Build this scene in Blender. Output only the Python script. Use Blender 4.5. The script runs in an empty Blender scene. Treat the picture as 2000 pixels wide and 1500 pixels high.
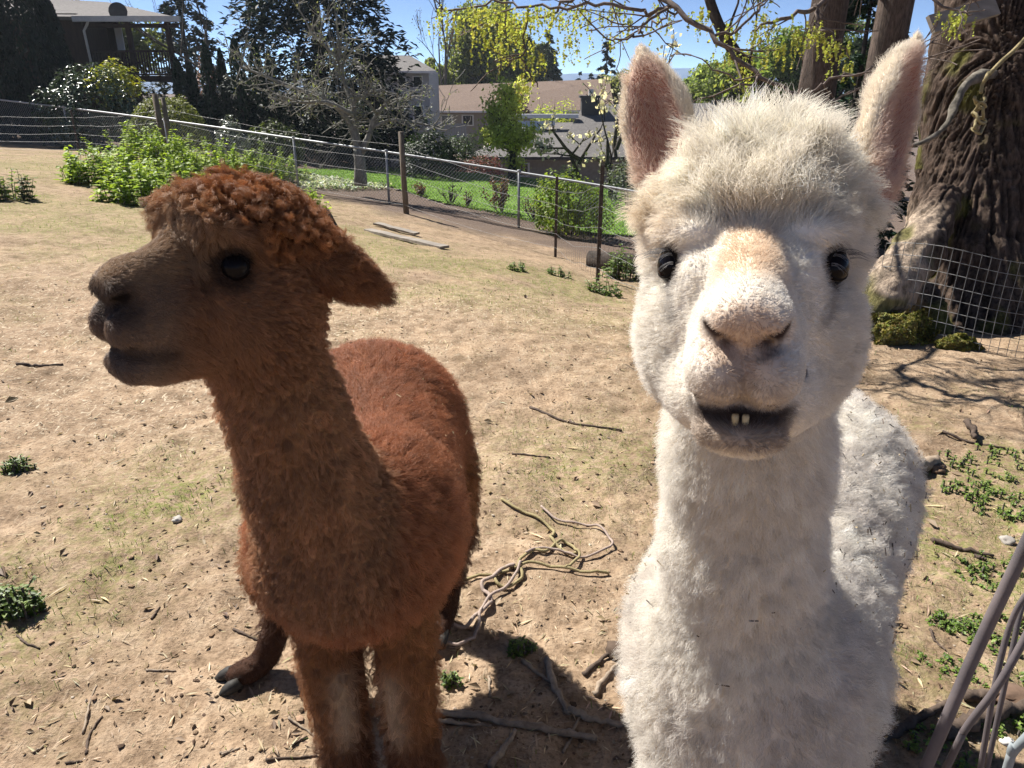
import bpy, math, random
import numpy as np
from mathutils import Matrix, Vector
from mathutils.kdtree import KDTree
R = math.radians
random.seed(7)
rng = np.random.default_rng(11)
S = bpy.context.scene
COL = S.collection
# ------------------------------------------------------------------ camera, sky, sun, exposure
PITCH, FPX, EYE = R(21.9), 1480.0, 1.5
cd = bpy.data.cameras.new('camera')
cd.sensor_fit = 'HORIZONTAL'; cd.sensor_width = 36.0; cd.lens = 36.0 * FPX / 2000.0
cd.clip_start = 0.02; cd.clip_end = 6000.0
cam = bpy.data.objects.new('camera', cd); COL.objects.link(cam)
cam.location = (0, 0, EYE); cam.rotation_euler = (R(90) - PITCH, 0, 0)
S.camera = cam
SUN_AZ = math.atan2(0.66, -0.75)          # direction towards the sun, measured from +X
SUN_EL = R(49)
sun_dir = Vector((math.cos(SUN_EL) * math.cos(SUN_AZ), math.cos(SUN_EL) * math.sin(SUN_AZ), math.sin(SUN_EL)))
W = bpy.data.worlds.new('World'); S.world = W; W.use_nodes = True
nt = W.node_tree; bg = nt.nodes['Background']
sky = nt.nodes.new('ShaderNodeTexSky'); sky.sky_type = 'NISHITA'; sky.sun_disc = False
sky.sun_elevation = SUN_EL; sky.sun_rotation = math.pi / 2 - SUN_AZ
sky.altitude = 3000; sky.air_density = 0.42; sky.dust_density = 0.0; sky.ozone_density = 2.0
nt.links.new(sky.outputs[0], bg.inputs[0]); bg.inputs[1].default_value = 0.078
sl = bpy.data.lights.new('sun', 'SUN'); sl.energy = 5.0; sl.angle = R(0.53); sl.color = (1.0, 0.95, 0.885)
so = bpy.data.objects.new('sun', sl); COL.objects.link(so)
so.rotation_euler = (-sun_dir).to_track_quat('-Z', 'Y').to_euler(); so.location = (-6, 6, 9)
S.view_settings.view_transform = 'Standard'; S.view_settings.look = 'None'
S.view_settings.exposure = 1.08; S.view_settings.gamma = 1.0
S.render.engine = 'CYCLES'
S.cycles.max_bounces = 8; S.cycles.diffuse_bounces = 4; S.cycles.glossy_bounces = 2
S.cycles.transmission_bounces = 4; S.cycles.transparent_max_bounces = 8
S.cycles.caustics_reflective = False; S.cycles.caustics_refractive = False
S.cycles.use_adaptive_sampling = True; S.cycles.adaptive_threshold = 0.02
S.cycles.use_denoising = True
try: S.cycles.denoiser = 'OPENIMAGEDENOISE'
except Exception: pass
S.cycles_curves.shape = 'RIBBONS'; S.cycles_curves.subdivisions = 2

# ------------------------------------------------------------------ geometry on the lens: pixel of the 2000 x 1500 photograph -> point at a distance
cP, sP = math.cos(PITCH), math.sin(PITCH)
def ray(px, py):
    u = (px - 1000) / FPX; v = (750 - py) / FPX
    return np.array([u, cP + v * sP, -sP + v * cP])
def P(px, py, t):
    return np.array([0, 0, EYE]) + ray(px, py) * t
def pix(p):
    x, y, z = p[0], p[1], p[2] - EYE
    d = y * cP - z * sP
    return 1000 + FPX * x / d, 750 - FPX * (y * sP + z * cP) / d, d

# ------------------------------------------------------------------ object helpers
def mesh_np(name, V, F, mats=None, col=None, smooth=True, uv=None):
    """V (n,3), F list of arrays (m,3)/(m,4) or one array"""
    me = bpy.data.meshes.new(name)
    if not isinstance(F, list): F = [F]
    F = [np.asarray(f, dtype=np.int32) for f in F if len(f)]
    V = np.asarray(V, dtype=np.float32)
    me.vertices.add(len(V)); me.vertices.foreach_set('co', V.ravel())
    loops = np.concatenate([f.ravel() for f in F])
    tot = np.concatenate([np.full(len(f), f.shape[1], np.int32) for f in F])
    st = np.concatenate([[0], np.cumsum(tot)[:-1]]).astype(np.int32)
    me.loops.add(len(loops)); me.loops.foreach_set('vertex_index', loops)
    me.polygons.add(len(tot)); me.polygons.foreach_set('loop_start', st); me.polygons.foreach_set('loop_total', tot)
    me.polygons.foreach_set('use_smooth', np.full(len(tot), smooth))
    if col is not None:
        a = me.color_attributes.new('col', 'FLOAT_COLOR', 'POINT')
        c = np.ones((len(V), 4), np.float32); c[:, :3] = col
        a.data.foreach_set('color', c.ravel())
    me.update(calc_edges=True); me.validate()
    for m in (mats or []):
        me.materials.append(m)
    return me
def link(name, me, parent=None):
    o = bpy.data.objects.new(name, me); COL.objects.link(o)
    if parent is not None: o.parent = parent
    return o
def tag(o, label=None, cat=None, group=None, kind=None):
    if label: o['label'] = label
    if cat: o['category'] = cat
    if group: o['group'] = group
    if kind: o['kind'] = kind
    return o
def empty(name, loc=(0, 0, 0), rz=0):
    o = bpy.data.objects.new(name, None); COL.objects.link(o)
    o.location = loc; o.rotation_euler = (0, 0, rz); o.empty_display_size = 0.1
    return o
def copy_tree(o, parent=None):
    c = o.copy(); COL.objects.link(c); c.parent = parent
    for ch in list(o.children): copy_tree(ch, c)
    return c

class MB:
    """collects shapes into one mesh"""
    def __init__(s): s.V = []; s.T = []; s.Q = []; s.C = []; s.n = 0
    def add(s, V, T=None, Q=None, col=None):
        V = np.asarray(V, float)
        if T is not None and len(T): s.T.append(np.asarray(T) + s.n)
        if Q is not None and len(Q): s.Q.append(np.asarray(Q) + s.n)
        s.V.append(V); s.n += len(V)
        s.C.append(np.tile(np.asarray(col if col is not None else (1, 1, 1), float), (len(V), 1)) if np.ndim(col) < 2 else np.asarray(col))
        return s
    def box(s, c, d, M=None, col=None):
        x, y, z = np.asarray(d) / 2.0
        v = np.array([[-x,-y,-z],[x,-y,-z],[x,y,-z],[-x,y,-z],[-x,-y,z],[x,-y,z],[x,y,z],[-x,y,z]])
        if M is not None: v = v @ np.asarray(M).T
        return s.add(v + np.asarray(c), Q=[[3,2,1,0],[4,5,6,7],[0,1,5,4],[1,2,6,5],[2,3,7,6],[3,0,4,7]], col=col)
    def tube(s, pts, rad, n=6, caps=True, col=None, jit=0.0):
        pts = np.asarray(pts, float); k = len(pts)
        rad = np.broadcast_to(np.asarray(rad, float), (k,)).copy()
        tg = np.gradient(pts, axis=0); tg /= np.linalg.norm(tg, axis=1)[:, None] + 1e-9
        up = np.array([0, 0, 1.0]) if abs(tg[0, 2]) < 0.9 else np.array([1.0, 0, 0])
        a = np.zeros_like(pts); b = np.zeros_like(pts)
        for i in range(k):
            q = up - tg[i] * (up @ tg[i]); q /= np.linalg.norm(q) + 1e-9; up = q
            a[i] = q; b[i] = np.cross(tg[i], q)
        th = np.arange(n) * 2 * math.pi / n
        rr = rad[:, None] * (1 + (rng.uniform(-jit, jit, (k, n)) if jit else 0))
        V = pts[:, None, :] + (a[:, None, :] * np.cos(th)[None, :, None] + b[:, None, :] * np.sin(th)[None, :, None]) * rr[:, :, None]
        i = np.arange(k - 1)[:, None] * n; j = np.arange(n)[None, :]; j2 = (j + 1) % n
        Q = np.stack([i + j, i + j2, i + n + j2, i + n + j], -1).reshape(-1, 4)
        V = V.reshape(-1, 3); T = []
        if caps:
            V = np.vstack([V, pts[:1], pts[-1:]]); c0 = k * n; c1 = c0 + 1; e = (k - 1) * n
            T = [[c0, (q + 1) % n, q] for q in range(n)] + [[c1, e + q, e + (q + 1) % n] for q in range(n)]
        return s.add(V, T=T, Q=Q, col=col)
    def build(s, name, mat, parent=None, smooth=True):
        F = []
        if s.T: F.append(np.vstack(s.T))
        if s.Q: F.append(np.vstack(s.Q))
        me = mesh_np(name, np.vstack(s.V), F, [mat] if mat else None, col=np.vstack(s.C), smooth=smooth)
        return link(name, me, parent)

def rotz(a): c, s = math.cos(a), math.sin(a); return np.array([[c, -s, 0], [s, c, 0], [0, 0, 1]])
def spline(pts, n):
    """Catmull-Rom through pts, n points"""
    p = np.asarray(pts, float); p = np.vstack([2 * p[0] - p[1], p, 2 * p[-1] - p[-2]])
    m = len(p) - 3; t = np.linspace(0, m - 1e-6, n); i = t.astype(int); f = (t - i)[:, None]
    a, b, c, d = p[i], p[i + 1], p[i + 2], p[i + 3]
    return 0.5 * (2 * b + (c - a) * f + (2 * a - 5 * b + 4 * c - d) * f ** 2 + (3 * b - a - 3 * c + d) * f ** 3)
def vnoise(p, seed=0):
    """smooth value noise in [-1,1] for (n,3) points, unit cell"""
    p = np.asarray(p, float); i = np.floor(p).astype(np.int64); f = p - i; f = f * f * (3 - 2 * f)
    out = 0
    for dx in (0, 1):
        for dy in (0, 1):
            for dz in (0, 1):
                q = (i[:, 0] + dx) * 374761393 + (i[:, 1] + dy) * 668265263 + (i[:, 2] + dz) * 2147483647 + seed * 974711
                q = (q ^ (q >> 13)) * 1274126177; q = (q ^ (q >> 16)) & 0xffff
                w = (f[:, 0] if dx else 1 - f[:, 0]) * (f[:, 1] if dy else 1 - f[:, 1]) * (f[:, 2] if dz else 1 - f[:, 2])
                out = out + w * (q / 32767.5 - 1)
    return out

# ------------------------------------------------------------------ materials
def new_mat(name):
    m = bpy.data.materials.new(name); m.use_nodes = True
    n = m.node_tree; b = n.nodes['Principled BSDF']
    return m, n, b
def N(n, typ, **kw):
    q = n.nodes.new(typ)
    for k, v in kw.items():
        if k in q.bl_rna.properties: setattr(q, k, v)
        else: q.inputs[k.replace('_', ' ')].default_value = v
    return q
def ramp(n, fac, stops):
    r = n.nodes.new('ShaderNodeValToRGB'); e = r.color_ramp.elements
    while len(e) < len(stops): e.new(0.5)
    for q, (p, c) in zip(e, stops): q.position = p; q.color = (*c, 1)
    n.links.new(fac, r.inputs[0]); return r.outputs[0]
def mixc(n, fac, a, b, typ='MIX'):
    q = n.nodes.new('ShaderNodeMix'); q.data_type = 'RGBA'; q.blend_type = typ
    for sock, v in ((q.inputs[0], fac), (q.inputs[6], a), (q.inputs[7], b)):
        if hasattr(v, 'links') or hasattr(v, 'is_output'): n.links.new(v, sock)
        else: sock.default_value = v if not isinstance(v, tuple) else (*v, 1)
    return q.outputs[2]
def mat_noise(name, c1, c2, scale=8, rough=0.85, bump=0.3, dist=0.02, stretch=(1, 1, 1), detail=6, metal=0, vcol=False, spec=0.3):
    m, n, b = new_mat(name)
    tc = N(n, 'ShaderNodeTexCoord'); mp = N(n, 'ShaderNodeMapping'); mp.inputs['Scale'].default_value = stretch
    n.links.new(tc.outputs['Object'], mp.inputs[0])
    z = N(n, 'ShaderNodeTexNoise'); z.inputs['Scale'].default_value = scale; z.inputs['Detail'].default_value = detail; z.inputs['Roughness'].default_value = 0.65
    n.links.new(mp.outputs[0], z.inputs[0])
    c = ramp(n, z.outputs[0], [(0.3, c1), (0.7, c2)])
    if vcol:
        at = N(n, 'ShaderNodeAttribute', attribute_name='col'); c = mixc(n, 1.0, c, at.outputs[0], 'MULTIPLY')
    n.links.new(c, b.inputs['Base Color']); b.inputs['Roughness'].default_value = rough; b.inputs['Metallic'].default_value = metal
    b.inputs['Specular IOR Level'].default_value = spec
    if bump:
        bp = N(n, 'ShaderNodeBump'); bp.inputs['Strength'].default_value = bump; bp.inputs['Distance'].default_value = dist
        n.links.new(z.outputs[0], bp.inputs['Height']); n.links.new(bp.outputs[0], b.inputs['Normal'])
    return m
def mat_leaf(name, trans=0.35, rough=0.5, tint=(1, 1, 1), spec=0.4):
    """colour from the leaf's own vertex colour, with light through the blade"""
    m, n, b = new_mat(name)
    at = N(n, 'ShaderNodeAttribute', attribute_name='col')
    c = mixc(n, 1.0, at.outputs[0], tint, 'MULTIPLY')
    n.links.new(c, b.inputs['Base Color']); b.inputs['Roughness'].default_value = rough; b.inputs['Specular IOR Level'].default_value = spec
    tr = N(n, 'ShaderNodeBsdfTranslucent'); n.links.new(mixc(n, 1.0, c, (1.25, 1.3, 0.7), 'MULTIPLY'), tr.inputs[0])
    mx = N(n, 'ShaderNodeMixShader'); mx.inputs[0].default_value = trans
    n.links.new(b.outputs[0], mx.inputs[1]); n.links.new(tr.outputs[0], mx.inputs[2])
    n.links.new(mx.outputs[0], n.nodes['Material Output'].inputs[0])
    return m
# ------------------------------------------------------------------ terrain: a level pen that falls away behind the fence
def at_y(px, py, Y):
    r = ray(px, py); return np.array([0, 0, EYE]) + r * (Y / r[1])
ctl = [(x, y, 0.0) for x in (-4, -1.5, 1, 3.5) for y in (-3, 0, 2, 4)]
ctl += [tuple(P(*q)) for q in ((1000, 598, 5.5), (1000, 520, 8.6), (1023, 452, 15.6), (783, 408, 16.4), (575, 374, 18.0), (318, 310, 20.3), (130, 292, 22.0), (0, 280, 23.0),
        (1080, 508, 12.2), (1175, 566, 8.4), (1250, 612, 7.0), (1000, 348, 28.0), (720, 338, 26.0), (1230, 395, 24.0), (200, 450, 8.3), (100, 345, 13.2), (560, 480, 8.4), (1750, 645, 4.9), (2000, 700, 4.4), (1500, 640, 5.2))]
ctl += [(-9, 4, .05), (-15, 9, .1), (-22, 18, .2), (-30, 32, .1), (-10, 34, -1.0), (2, 42, -4.6), (10, 42, -4.9), (22, 40, -5.0), (8, 8, -.7), (14, 14, -2.0), (10, 0, -.1), (-40, 60, -2), (0, 70, -6.0), (40, 60, -6.5),
        (0, 180, -12), (-120, 120, -6), (120, 120, -12), (150, 0, -8), (-150, 0, 0), (0, -150, 0), (0, 500, -22), (400, 300, -24), (-400, 300, -14), (-30, -30, 0), (30, -30, 0)]
ctl = np.array(ctl)
def _k(d2): return np.where(d2 > 0, 0.5 * d2 * np.log(np.maximum(d2, 1e-12)), 0)
def _tps(c, z):
    n = len(c); A = np.zeros((n + 3, n + 3)); d2 = ((c[:, None] - c[None]) ** 2).sum(-1)
    A[:n, :n] = _k(d2) + np.eye(n) * 0.02; A[:n, n] = 1; A[:n, n + 1:] = c; A[n, :n] = 1; A[n + 1:, :n] = c.T
    return np.linalg.solve(A, np.concatenate([z, [0, 0, 0]]))
_w = _tps(ctl[:, :2], ctl[:, 2])
def h_at(x, y):
    x = np.asarray(x, float); y = np.asarray(y, float); out = np.zeros(x.shape) + _w[-3] + _w[-2] * x + _w[-1] * y
    for i in range(len(ctl)): out += _w[i] * _k((x - ctl[i, 0]) ** 2 + (y - ctl[i, 1]) ** 2)
    r = np.hypot(x, y); far = sstep_(300, 700, r)
    return out * (1 - far) + far * (-20 - r * .004)
def sstep_(a, b, x): t = np.clip((x - a) / (b - a), 0, 1); return t * t * (3 - 2 * t)
def G(px, py, dz=0.0):
    """where the line of sight through a pixel meets the ground"""
    r = ray(px, py); t = np.geomspace(.5, 120, 1500); p = np.array([0, 0, EYE]) + r[None] * t[:, None]
    d = p[:, 2] - h_at(p[:, 0], p[:, 1]); i = int(np.argmax(d < 0)); i = max(i, 1)
    a = d[i - 1] / (d[i - 1] - d[i]); q = p[i - 1] + (p[i] - p[i - 1]) * a; q[2] = float(hr(q[0], q[1])) + dz; return q
def on(x, y, dz=0.0): return np.array([x, y, float(h_at(x, y)) + dz])

def relief(x, y):
    p = np.stack([x, y, 0 * x], -1).reshape(-1, 3)
    r = (.020 * vnoise(p * 1.7, 31) + .015 * vnoise(p * 5.1, 32) + .009 * vnoise(p * 13, 33) + .0042 * vnoise(p * 37, 34)).reshape(x.shape)
    return r * sstep_(26, 6, np.hypot(x, y))
def hr(x, y): return h_at(x, y) + relief(np.asarray(x, float), np.asarray(y, float))
FX = np.array([P(*q)[:2] for q in ((-300, 280, 24), (0, 280, 23), (318, 310, 20.3), (575, 374, 18.0), (783, 408, 16.8), (1023, 452, 15.6), (1250, 500, 14.2), (1500, 560, 13.0), (1900, 600, 11.5), (2600, 600, 11))])
def fence_y(x): return np.interp(x, FX[:, 0], FX[:, 1])
def zones(x, y):
    p = np.stack([x, y, 0 * x], -1).reshape(-1, 3)
    n1 = vnoise(p * .55, 41).reshape(x.shape); n2 = vnoise(p * 1.6, 42).reshape(x.shape); n3 = vnoise(p * 4.7, 43).reshape(x.shape)
    beyond = sstep_(-2.4, -.6, y - fence_y(x) + n2 * .7 + 2.0 * sstep_(-2, -6, x) * -1)
    g = lambda cx, cy, rx, ry: np.exp(-((x - cx) / rx) ** 2 - ((y - cy) / ry) ** 2)
    q = [G(280, 960), G(60, 440), G(700, 500), G(1180, 900), G(1960, 960), G(60, 1170), G(500, 430), G(1190, 600), G(150, 330), G(1950, 1200)]
    green = sum(g(c[0], c[1], a, b) for c, (a, b) in zip(q, ((.55, .35), (2.6, 1.6), (2.2, 1.3), (.5, .4), (.9, .7), (.35, .25), (3, 1.5), (2.0, 2.0), (6, 5), (.5, .5))))
    green = np.clip(green * (.75 + .6 * n2 + .45 * n3), 0, 1) + .25 * np.clip(n1 * .5 + n3 - .35, 0, 1)
    q2 = [G(250, 700), G(800, 600), G(150, 560), G(300, 790)]
    straw = sum(g(c[0], c[1], a, b) for c, (a, b) in zip(q2, ((1.0, .8), (2.4, 1.2), (3, 1.2), (.9, .5))))
    straw = np.clip(straw * (.9 + .4 * n2 + .3 * n3), 0, 1)
    damp = np.clip(.5 * sstep_(.2, 2.2, x) * sstep_(4.2, 2.5, y) + .4 * n1 + .35 * n2, 0, 1)
    return np.clip(beyond, 0, 1), np.clip(green, 0, 1), straw, damp
def ground_mesh():
    rr = np.concatenate([[.12], np.geomspace(.5, 7, 330), np.geomspace(7.1, 60, 130), np.geomspace(63, 3000, 46)])
    a1 = np.linspace(R(32), R(148), 430); a2 = np.linspace(R(148), R(392), 50)[1:-1]; aa = np.concatenate([a1, a2])
    A, RR = np.meshgrid(aa, rr); x = RR * np.cos(A); y = RR * np.sin(A)
    z = hr(x, y); V = np.stack([x, y, z], -1).reshape(-1, 3); n = len(aa); m = len(rr)
    i = np.arange(m - 1)[:, None] * n; j = np.arange(n)[None]; j2 = (j + 1) % n
    Q = np.stack([i + j, i + n + j, i + n + j2, i + j2], -1).reshape(-1, 4)[:, ::-1]
    T = np.stack([np.full(n, len(V)), np.arange(n), (np.arange(n) + 1) % n], -1)
    V = np.vstack([V, [[0, 0, 0]]])
    b, g, s, d = zones(V[:, 0], V[:, 1])
    me = mesh_np('ground', V, [T, Q], None, col=np.stack([b, g, s], 1))
    da = me.attributes.new('damp', 'FLOAT', 'POINT'); da.data.foreach_set('value', d.astype(np.float32))
    return me
def mat_ground():
    m, n, b = new_mat('pen_soil'); L = n.links.new
    tc = N(n, 'ShaderNodeTexCoord'); co = tc.outputs['Object']
    def noise(sc, det=5, ro=.6, st=None):
        z = N(n, 'ShaderNodeTexNoise'); z.inputs['Scale'].default_value = sc; z.inputs['Detail'].default_value = det; z.inputs['Roughness'].default_value = ro
        if st:
            mp = N(n, 'ShaderNodeMapping'); mp.inputs['Scale'].default_value = st; mp.inputs['Rotation'].default_value = (0, 0, .6); L(co, mp.inputs[0]); L(mp.outputs[0], z.inputs[0])
        else: L(co, z.inputs[0])
        return z.outputs[0]
    at = N(n, 'ShaderNodeAttribute', attribute_name='col'); sx = N(n, 'ShaderNodeSeparateColor'); L(at.outputs[0], sx.inputs[0])
    dm = N(n, 'ShaderNodeAttribute', attribute_name='damp')
    big = noise(2.2, 6); mid = noise(11, 6, .65); fin = noise(70, 5, .7); st = noise(60, 3, .6, (1, .28, 1)); st2 = noise(75, 3, .6, (.25, 1, 1))
    def math_(op, a, bb):
        q = N(n, 'ShaderNodeMath'); q.operation = op
        for i, v in enumerate((a, bb)):
            if isinstance(v, (int, float)): q.inputs[i].default_value = v
            else: L(v, q.inputs[i])
        return q.outputs[0]
    soil = ramp(n, mid, [(.32, (.185, .130, .083)), (.50, (.315, .228, .152)), (.68, (.40, .305, .212))])
    soil = mixc(n, math_('MULTIPLY', dm.outputs['Fac'], .5), soil, (.175, .118, .078))
    patch = ramp(n, big, [(.34, (.74, .72, .70)), (.5, (1, 1, 1)), (.66, (1.14, 1.12, 1.1))]); soil = mixc(n, 1.0, soil, patch, 'MULTIPLY'); grit = ramp(n, fin, [(.34, (.48, .44, .40)), (.5, (1, 1, 1)), (.68, (1.2, 1.18, 1.14))]); soil = mixc(n, .8, soil, grit, 'MULTIPLY')
    # pale straw flecks
    fl = ramp(n, math_('MAXIMUM', st, st2), [(.60, (0, 0, 0)), (.68, (1, 1, 1))])
    sfac = math_('MULTIPLY', fl, math_('ADD', math_('MULTIPLY', sx.outputs[2], .75), .18))
    c = mixc(n, sfac, soil, (.58, .49, .36))
    # thin green
    gf = ramp(n, noise(38, 5, .7), [(.43, (0, 0, 0)), (.58, (1, 1, 1))])
    gfac = math_('MULTIPLY', gf, math_('MULTIPLY', sx.outputs[1], .92)); c = mixc(n, gfac, c, mixc(n, mid, (.125, .140, .040), (.235, .235, .080)))
    # bark mulch and leaf mould beyond the wire
    bed = ramp(n, fin, [(.36, (.055, .040, .032)), (.5, (.130, .095, .074)), (.66, (.23, .18, .145))])
    c = mixc(n, sx.outputs[0], c, bed)
    # dark specks: droppings, bark, bits of twig
    vo = N(n, 'ShaderNodeTexVoronoi'); vo.inputs['Scale'].default_value = 21; vo.inputs['Randomness'].default_value = 1; L(co, vo.inputs[0])
    sp = ramp(n, math_('ADD', vo.outputs[0], math_('MULTIPLY', fin, .12)), [(.155, (1, 1, 1)), (.185, (0, 0, 0))]); sp = math_('MULTIPLY', sp, math_('GREATER_THAN', big, .5))
    c = mixc(n, math_('MULTIPLY', sp, .65), c, (.060, .042, .030))
    L(c, b.inputs['Base Color']); b.inputs['Roughness'].default_value = .95; b.inputs['Specular IOR Level'].default_value = .12
    hsum = math_('ADD', math_('MULTIPLY', mid, 1.0), math_('ADD', math_('MULTIPLY', fin, .55), math_('MULTIPLY', fl, .10)))
    bp = N(n, 'ShaderNodeBump'); bp.inputs['Strength'].default_value = .85; bp.inputs['Distance'].default_value = .016; L(hsum, bp.inputs['Height']); L(bp.outputs[0], b.inputs['Normal'])
    return m
GM = mat_ground(); gme = ground_mesh(); gme.materials.append(GM)
ground = tag(link('ground', gme), 'bare tan soil of the pen with straw litter and thin moss', kind='structure')

# ---- lawn beyond the fence
LAWN = [P(560, 372, 23)[:2], P(760, 372, 21.5)[:2], P(870, 402, 18.8)[:2], P(960, 425, 17.6)[:2], P(1080, 447, 16.6)[:2], P(1180, 462, 16.2)[:2], P(1260, 462, 16.4)[:2], P(1700, 440, 18)[:2],
        P(1750, 340, 29)[:2], P(1240, 345, 29)[:2], P(1000, 342, 29)[:2], P(880, 330, 29)[:2], P(740, 330, 28)[:2]]
def in_poly(x, y, poly):
    c = np.zeros(x.shape, bool); j = len(poly) - 1
    for i in range(len(poly)):
        xi, yi = poly[i]; xj, yj = poly[j]
        c ^= ((yi > y) != (yj > y)) & (x < (xj - xi) * (y - yi) / (yj - yi + 1e-12) + xi); j = i
    return c
lx, ly = np.meshgrid(np.arange(-9, 16, .22), np.arange(15, 31, .22)); p3 = np.stack([lx, ly, 0 * lx], -1).reshape(-1, 3)
wob = (.30 * vnoise(p3 * 1.1, 51)).reshape(lx.shape)
ins = in_poly(lx + wob, ly + wob, LAWN)
lz = h_at(lx, ly) + .05 + .015 * vnoise(p3 * 2, 52).reshape(lx.shape); nx_ = lx.shape[1]
cell = ins[:-1, :-1] & ins[1:, :-1] & ins[:-1, 1:] & ins[1:, 1:]; ci = np.argwhere(cell); k0 = ci[:, 0] * nx_ + ci[:, 1]
LM = mat_noise('lawn_turf', (.105, .195, .020), (.165, .275, .036), 3.5, .85, .6, .03, detail=10)
lawn = tag(link('lawn', mesh_np('lawn', np.stack([lx, ly, lz], -1).reshape(-1, 3), np.stack([k0, k0 + 1, k0 + nx_ + 1, k0 + nx_], 1), [LM])), 'bright green mown lawn below the chain link fence', kind='structure')

# ------------------------------------------------------------------ scattered bits
def leaves(mb, pos, size, col, nrm=None, aspect=.5, fold=.25, axis=None):
    """one kite-shaped blade per position, folded along its midrib"""
    n = len(pos); size = np.broadcast_to(size, (n,)); col = np.broadcast_to(col, (n, 3))
    if nrm is None: nrm = rng.normal(size=(n, 3))
    nrm = nrm / (np.linalg.norm(nrm, axis=1)[:, None] + 1e-9)
    a = rng.normal(size=(n, 3)) if axis is None else np.broadcast_to(axis, (n, 3)).copy()
    a = a - nrm * (a * nrm).sum(1)[:, None]; a /= np.linalg.norm(a, axis=1)[:, None] + 1e-9; b = np.cross(nrm, a)
    s = size[:, None]
    p0 = pos - a * s * .5; p2 = pos + a * s * .5; m = pos - a * s * .05; p1 = m + b * s * aspect * .5 + nrm * s * fold * .4; p3 = m - b * s * aspect * .5 + nrm * s * fold * .4
    V = np.stack([p0, p1, p2, p3], 1).reshape(-1, 3); i = np.arange(n)[:, None] * 4
    T = np.concatenate([i + [0, 1, 2], i + [0, 2, 3]], 0)
    mb.add(V, T=T, col=np.repeat(col, 4, 0)); return mb
def shade(c, n, v=.25, hue=.06):
    c = np.asarray(c, float); k = 1 + rng.uniform(-v, v, (n, 1)); return np.clip(c[None] * k * (1 + rng.normal(0, hue, (n, 3))), 0, 1)
def blades(mb, pos, hgt, wid, col, lean=.5):
    n = len(pos); d = rng.uniform(0, 6.283, n); le = rng.uniform(.1, 1, n) * lean; dx, dy = np.cos(d), np.sin(d); hgt = np.broadcast_to(hgt, (n,)); wid = np.broadcast_to(wid, (n,))
    sx, sy = -dy * wid / 2, dx * wid / 2; z = 0 * dx
    b0 = pos + np.stack([sx, sy, z], 1); b1 = pos - np.stack([sx, sy, z], 1)
    m = pos + np.stack([dx * le * hgt * .35, dy * le * hgt * .35, hgt * .6], 1); m0 = m + np.stack([sx, sy, z], 1) * .8; m1 = m - np.stack([sx, sy, z], 1) * .8
    t = pos + np.stack([dx * le * hgt, dy * le * hgt, hgt * (1 - .35 * le)], 1)
    V = np.stack([b0, b1, m1, m0, t], 1).reshape(-1, 3); i = np.arange(n)[:, None] * 5
    mb.add(V, T=np.concatenate([i + [0, 1, 2], i + [0, 2, 3], i + [3, 2, 4]]), col=np.repeat(np.broadcast_to(col, (n, 3)), 5, 0)); return mb
LEAF = mat_leaf('leaf_blade', .35, .5); LEAFG = mat_leaf('glossy_leaf_blade', .15, .22, spec=.7); LEAFD = mat_leaf('conifer_needles', .12, .6, spec=.2); LEAFT = mat_leaf('thin_spring_leaf', .58, .5)
STRAWM = mat_leaf('dry_straw', .15, .6, spec=.3)
def scatter(n, far=7.0, near=.7, half=R(44)):
    """more bits close by, thinning out with distance"""
    r = near * (far / near) ** (rng.random(n) ** .8); a = math.pi / 2 + rng.uniform(-half, half, n); x, y = r * np.cos(a), r * np.sin(a)
    return x, y
# straw and dry stalk bits
x, y = scatter(17000, 9); b_, g_, s_, d_ = zones(x, y); keep = rng.random(len(x)) < (.30 + .7 * s_) * (1 - .8 * b_); x, y = x[keep], y[keep]; n = len(x)
L_ = rng.gamma(1.8, .010, n) + .006; th = rng.uniform(0, math.pi, n); wd = rng.uniform(.0008, .0022, n)
pos = np.stack([x, y, hr(x, y) + rng.uniform(.0015, .006, n)], 1); mb = MB()
leaves(mb, pos, L_, shade((.50, .41, .27), n, .35), nrm=np.stack([rng.normal(0, .25, n), rng.normal(0, .25, n), np.ones(n)], 1), aspect=.12, fold=.1)
tag(mb.build('straw_litter', STRAWM), 'short bits of pale straw strewn over the soil', kind='stuff', cat='straw')
# crumbs of soil, bark chips and droppings
ico = bpy.data.meshes.new('tmp'); import bmesh as _bm
bm = _bm.new(); _bm.ops.create_icosphere(bm, subdivisions=1, radius=1); IV = np.array([v.co for v in bm.verts]); IT = np.array([[v.index for v in f.verts] for f in bm.faces]); bm.free()
def lumps(x, y, s, col, seed=0, flat=.6):
    n = len(x); k = len(IV); Z = hr(x, y)
    V = IV[None] * (1 + rng.uniform(-.35, .35, (n, k, 1))); V = V * (s[:, None] * np.stack([rng.uniform(.6, 1.4, n), rng.uniform(.6, 1.4, n), np.full(n, flat)], 1))[:, None, :] if False else V * np.stack([s * rng.uniform(.6, 1.5, n), s * rng.uniform(.6, 1.5, n), s * flat], 1)[:, None, :]
    a = rng.uniform(0, 6.28, n); ca, sa = np.cos(a)[:, None], np.sin(a)[:, None]; V = np.stack([V[..., 0] * ca - V[..., 1] * sa, V[..., 0] * sa + V[..., 1] * ca, V[..., 2]], -1)
    V += np.stack([x, y, Z + s * flat * .45], 1)[:, None, :]
    T = (IT[None] + (np.arange(n) * k)[:, None, None]).reshape(-1, 3)
    m = MB(); m.add(V.reshape(-1, 3), T=T, col=np.repeat(col, k, 0)); return m
CRUMB = mat_noise('soil_crumb', (.75, .75, .75), (1.1, 1.1, 1.1), 120, .95, .3, .003, vcol=True, spec=.1)
x, y = scatter(9000, 7); b_, g_, s_, d_ = zones(x, y); n = len(x)
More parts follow.
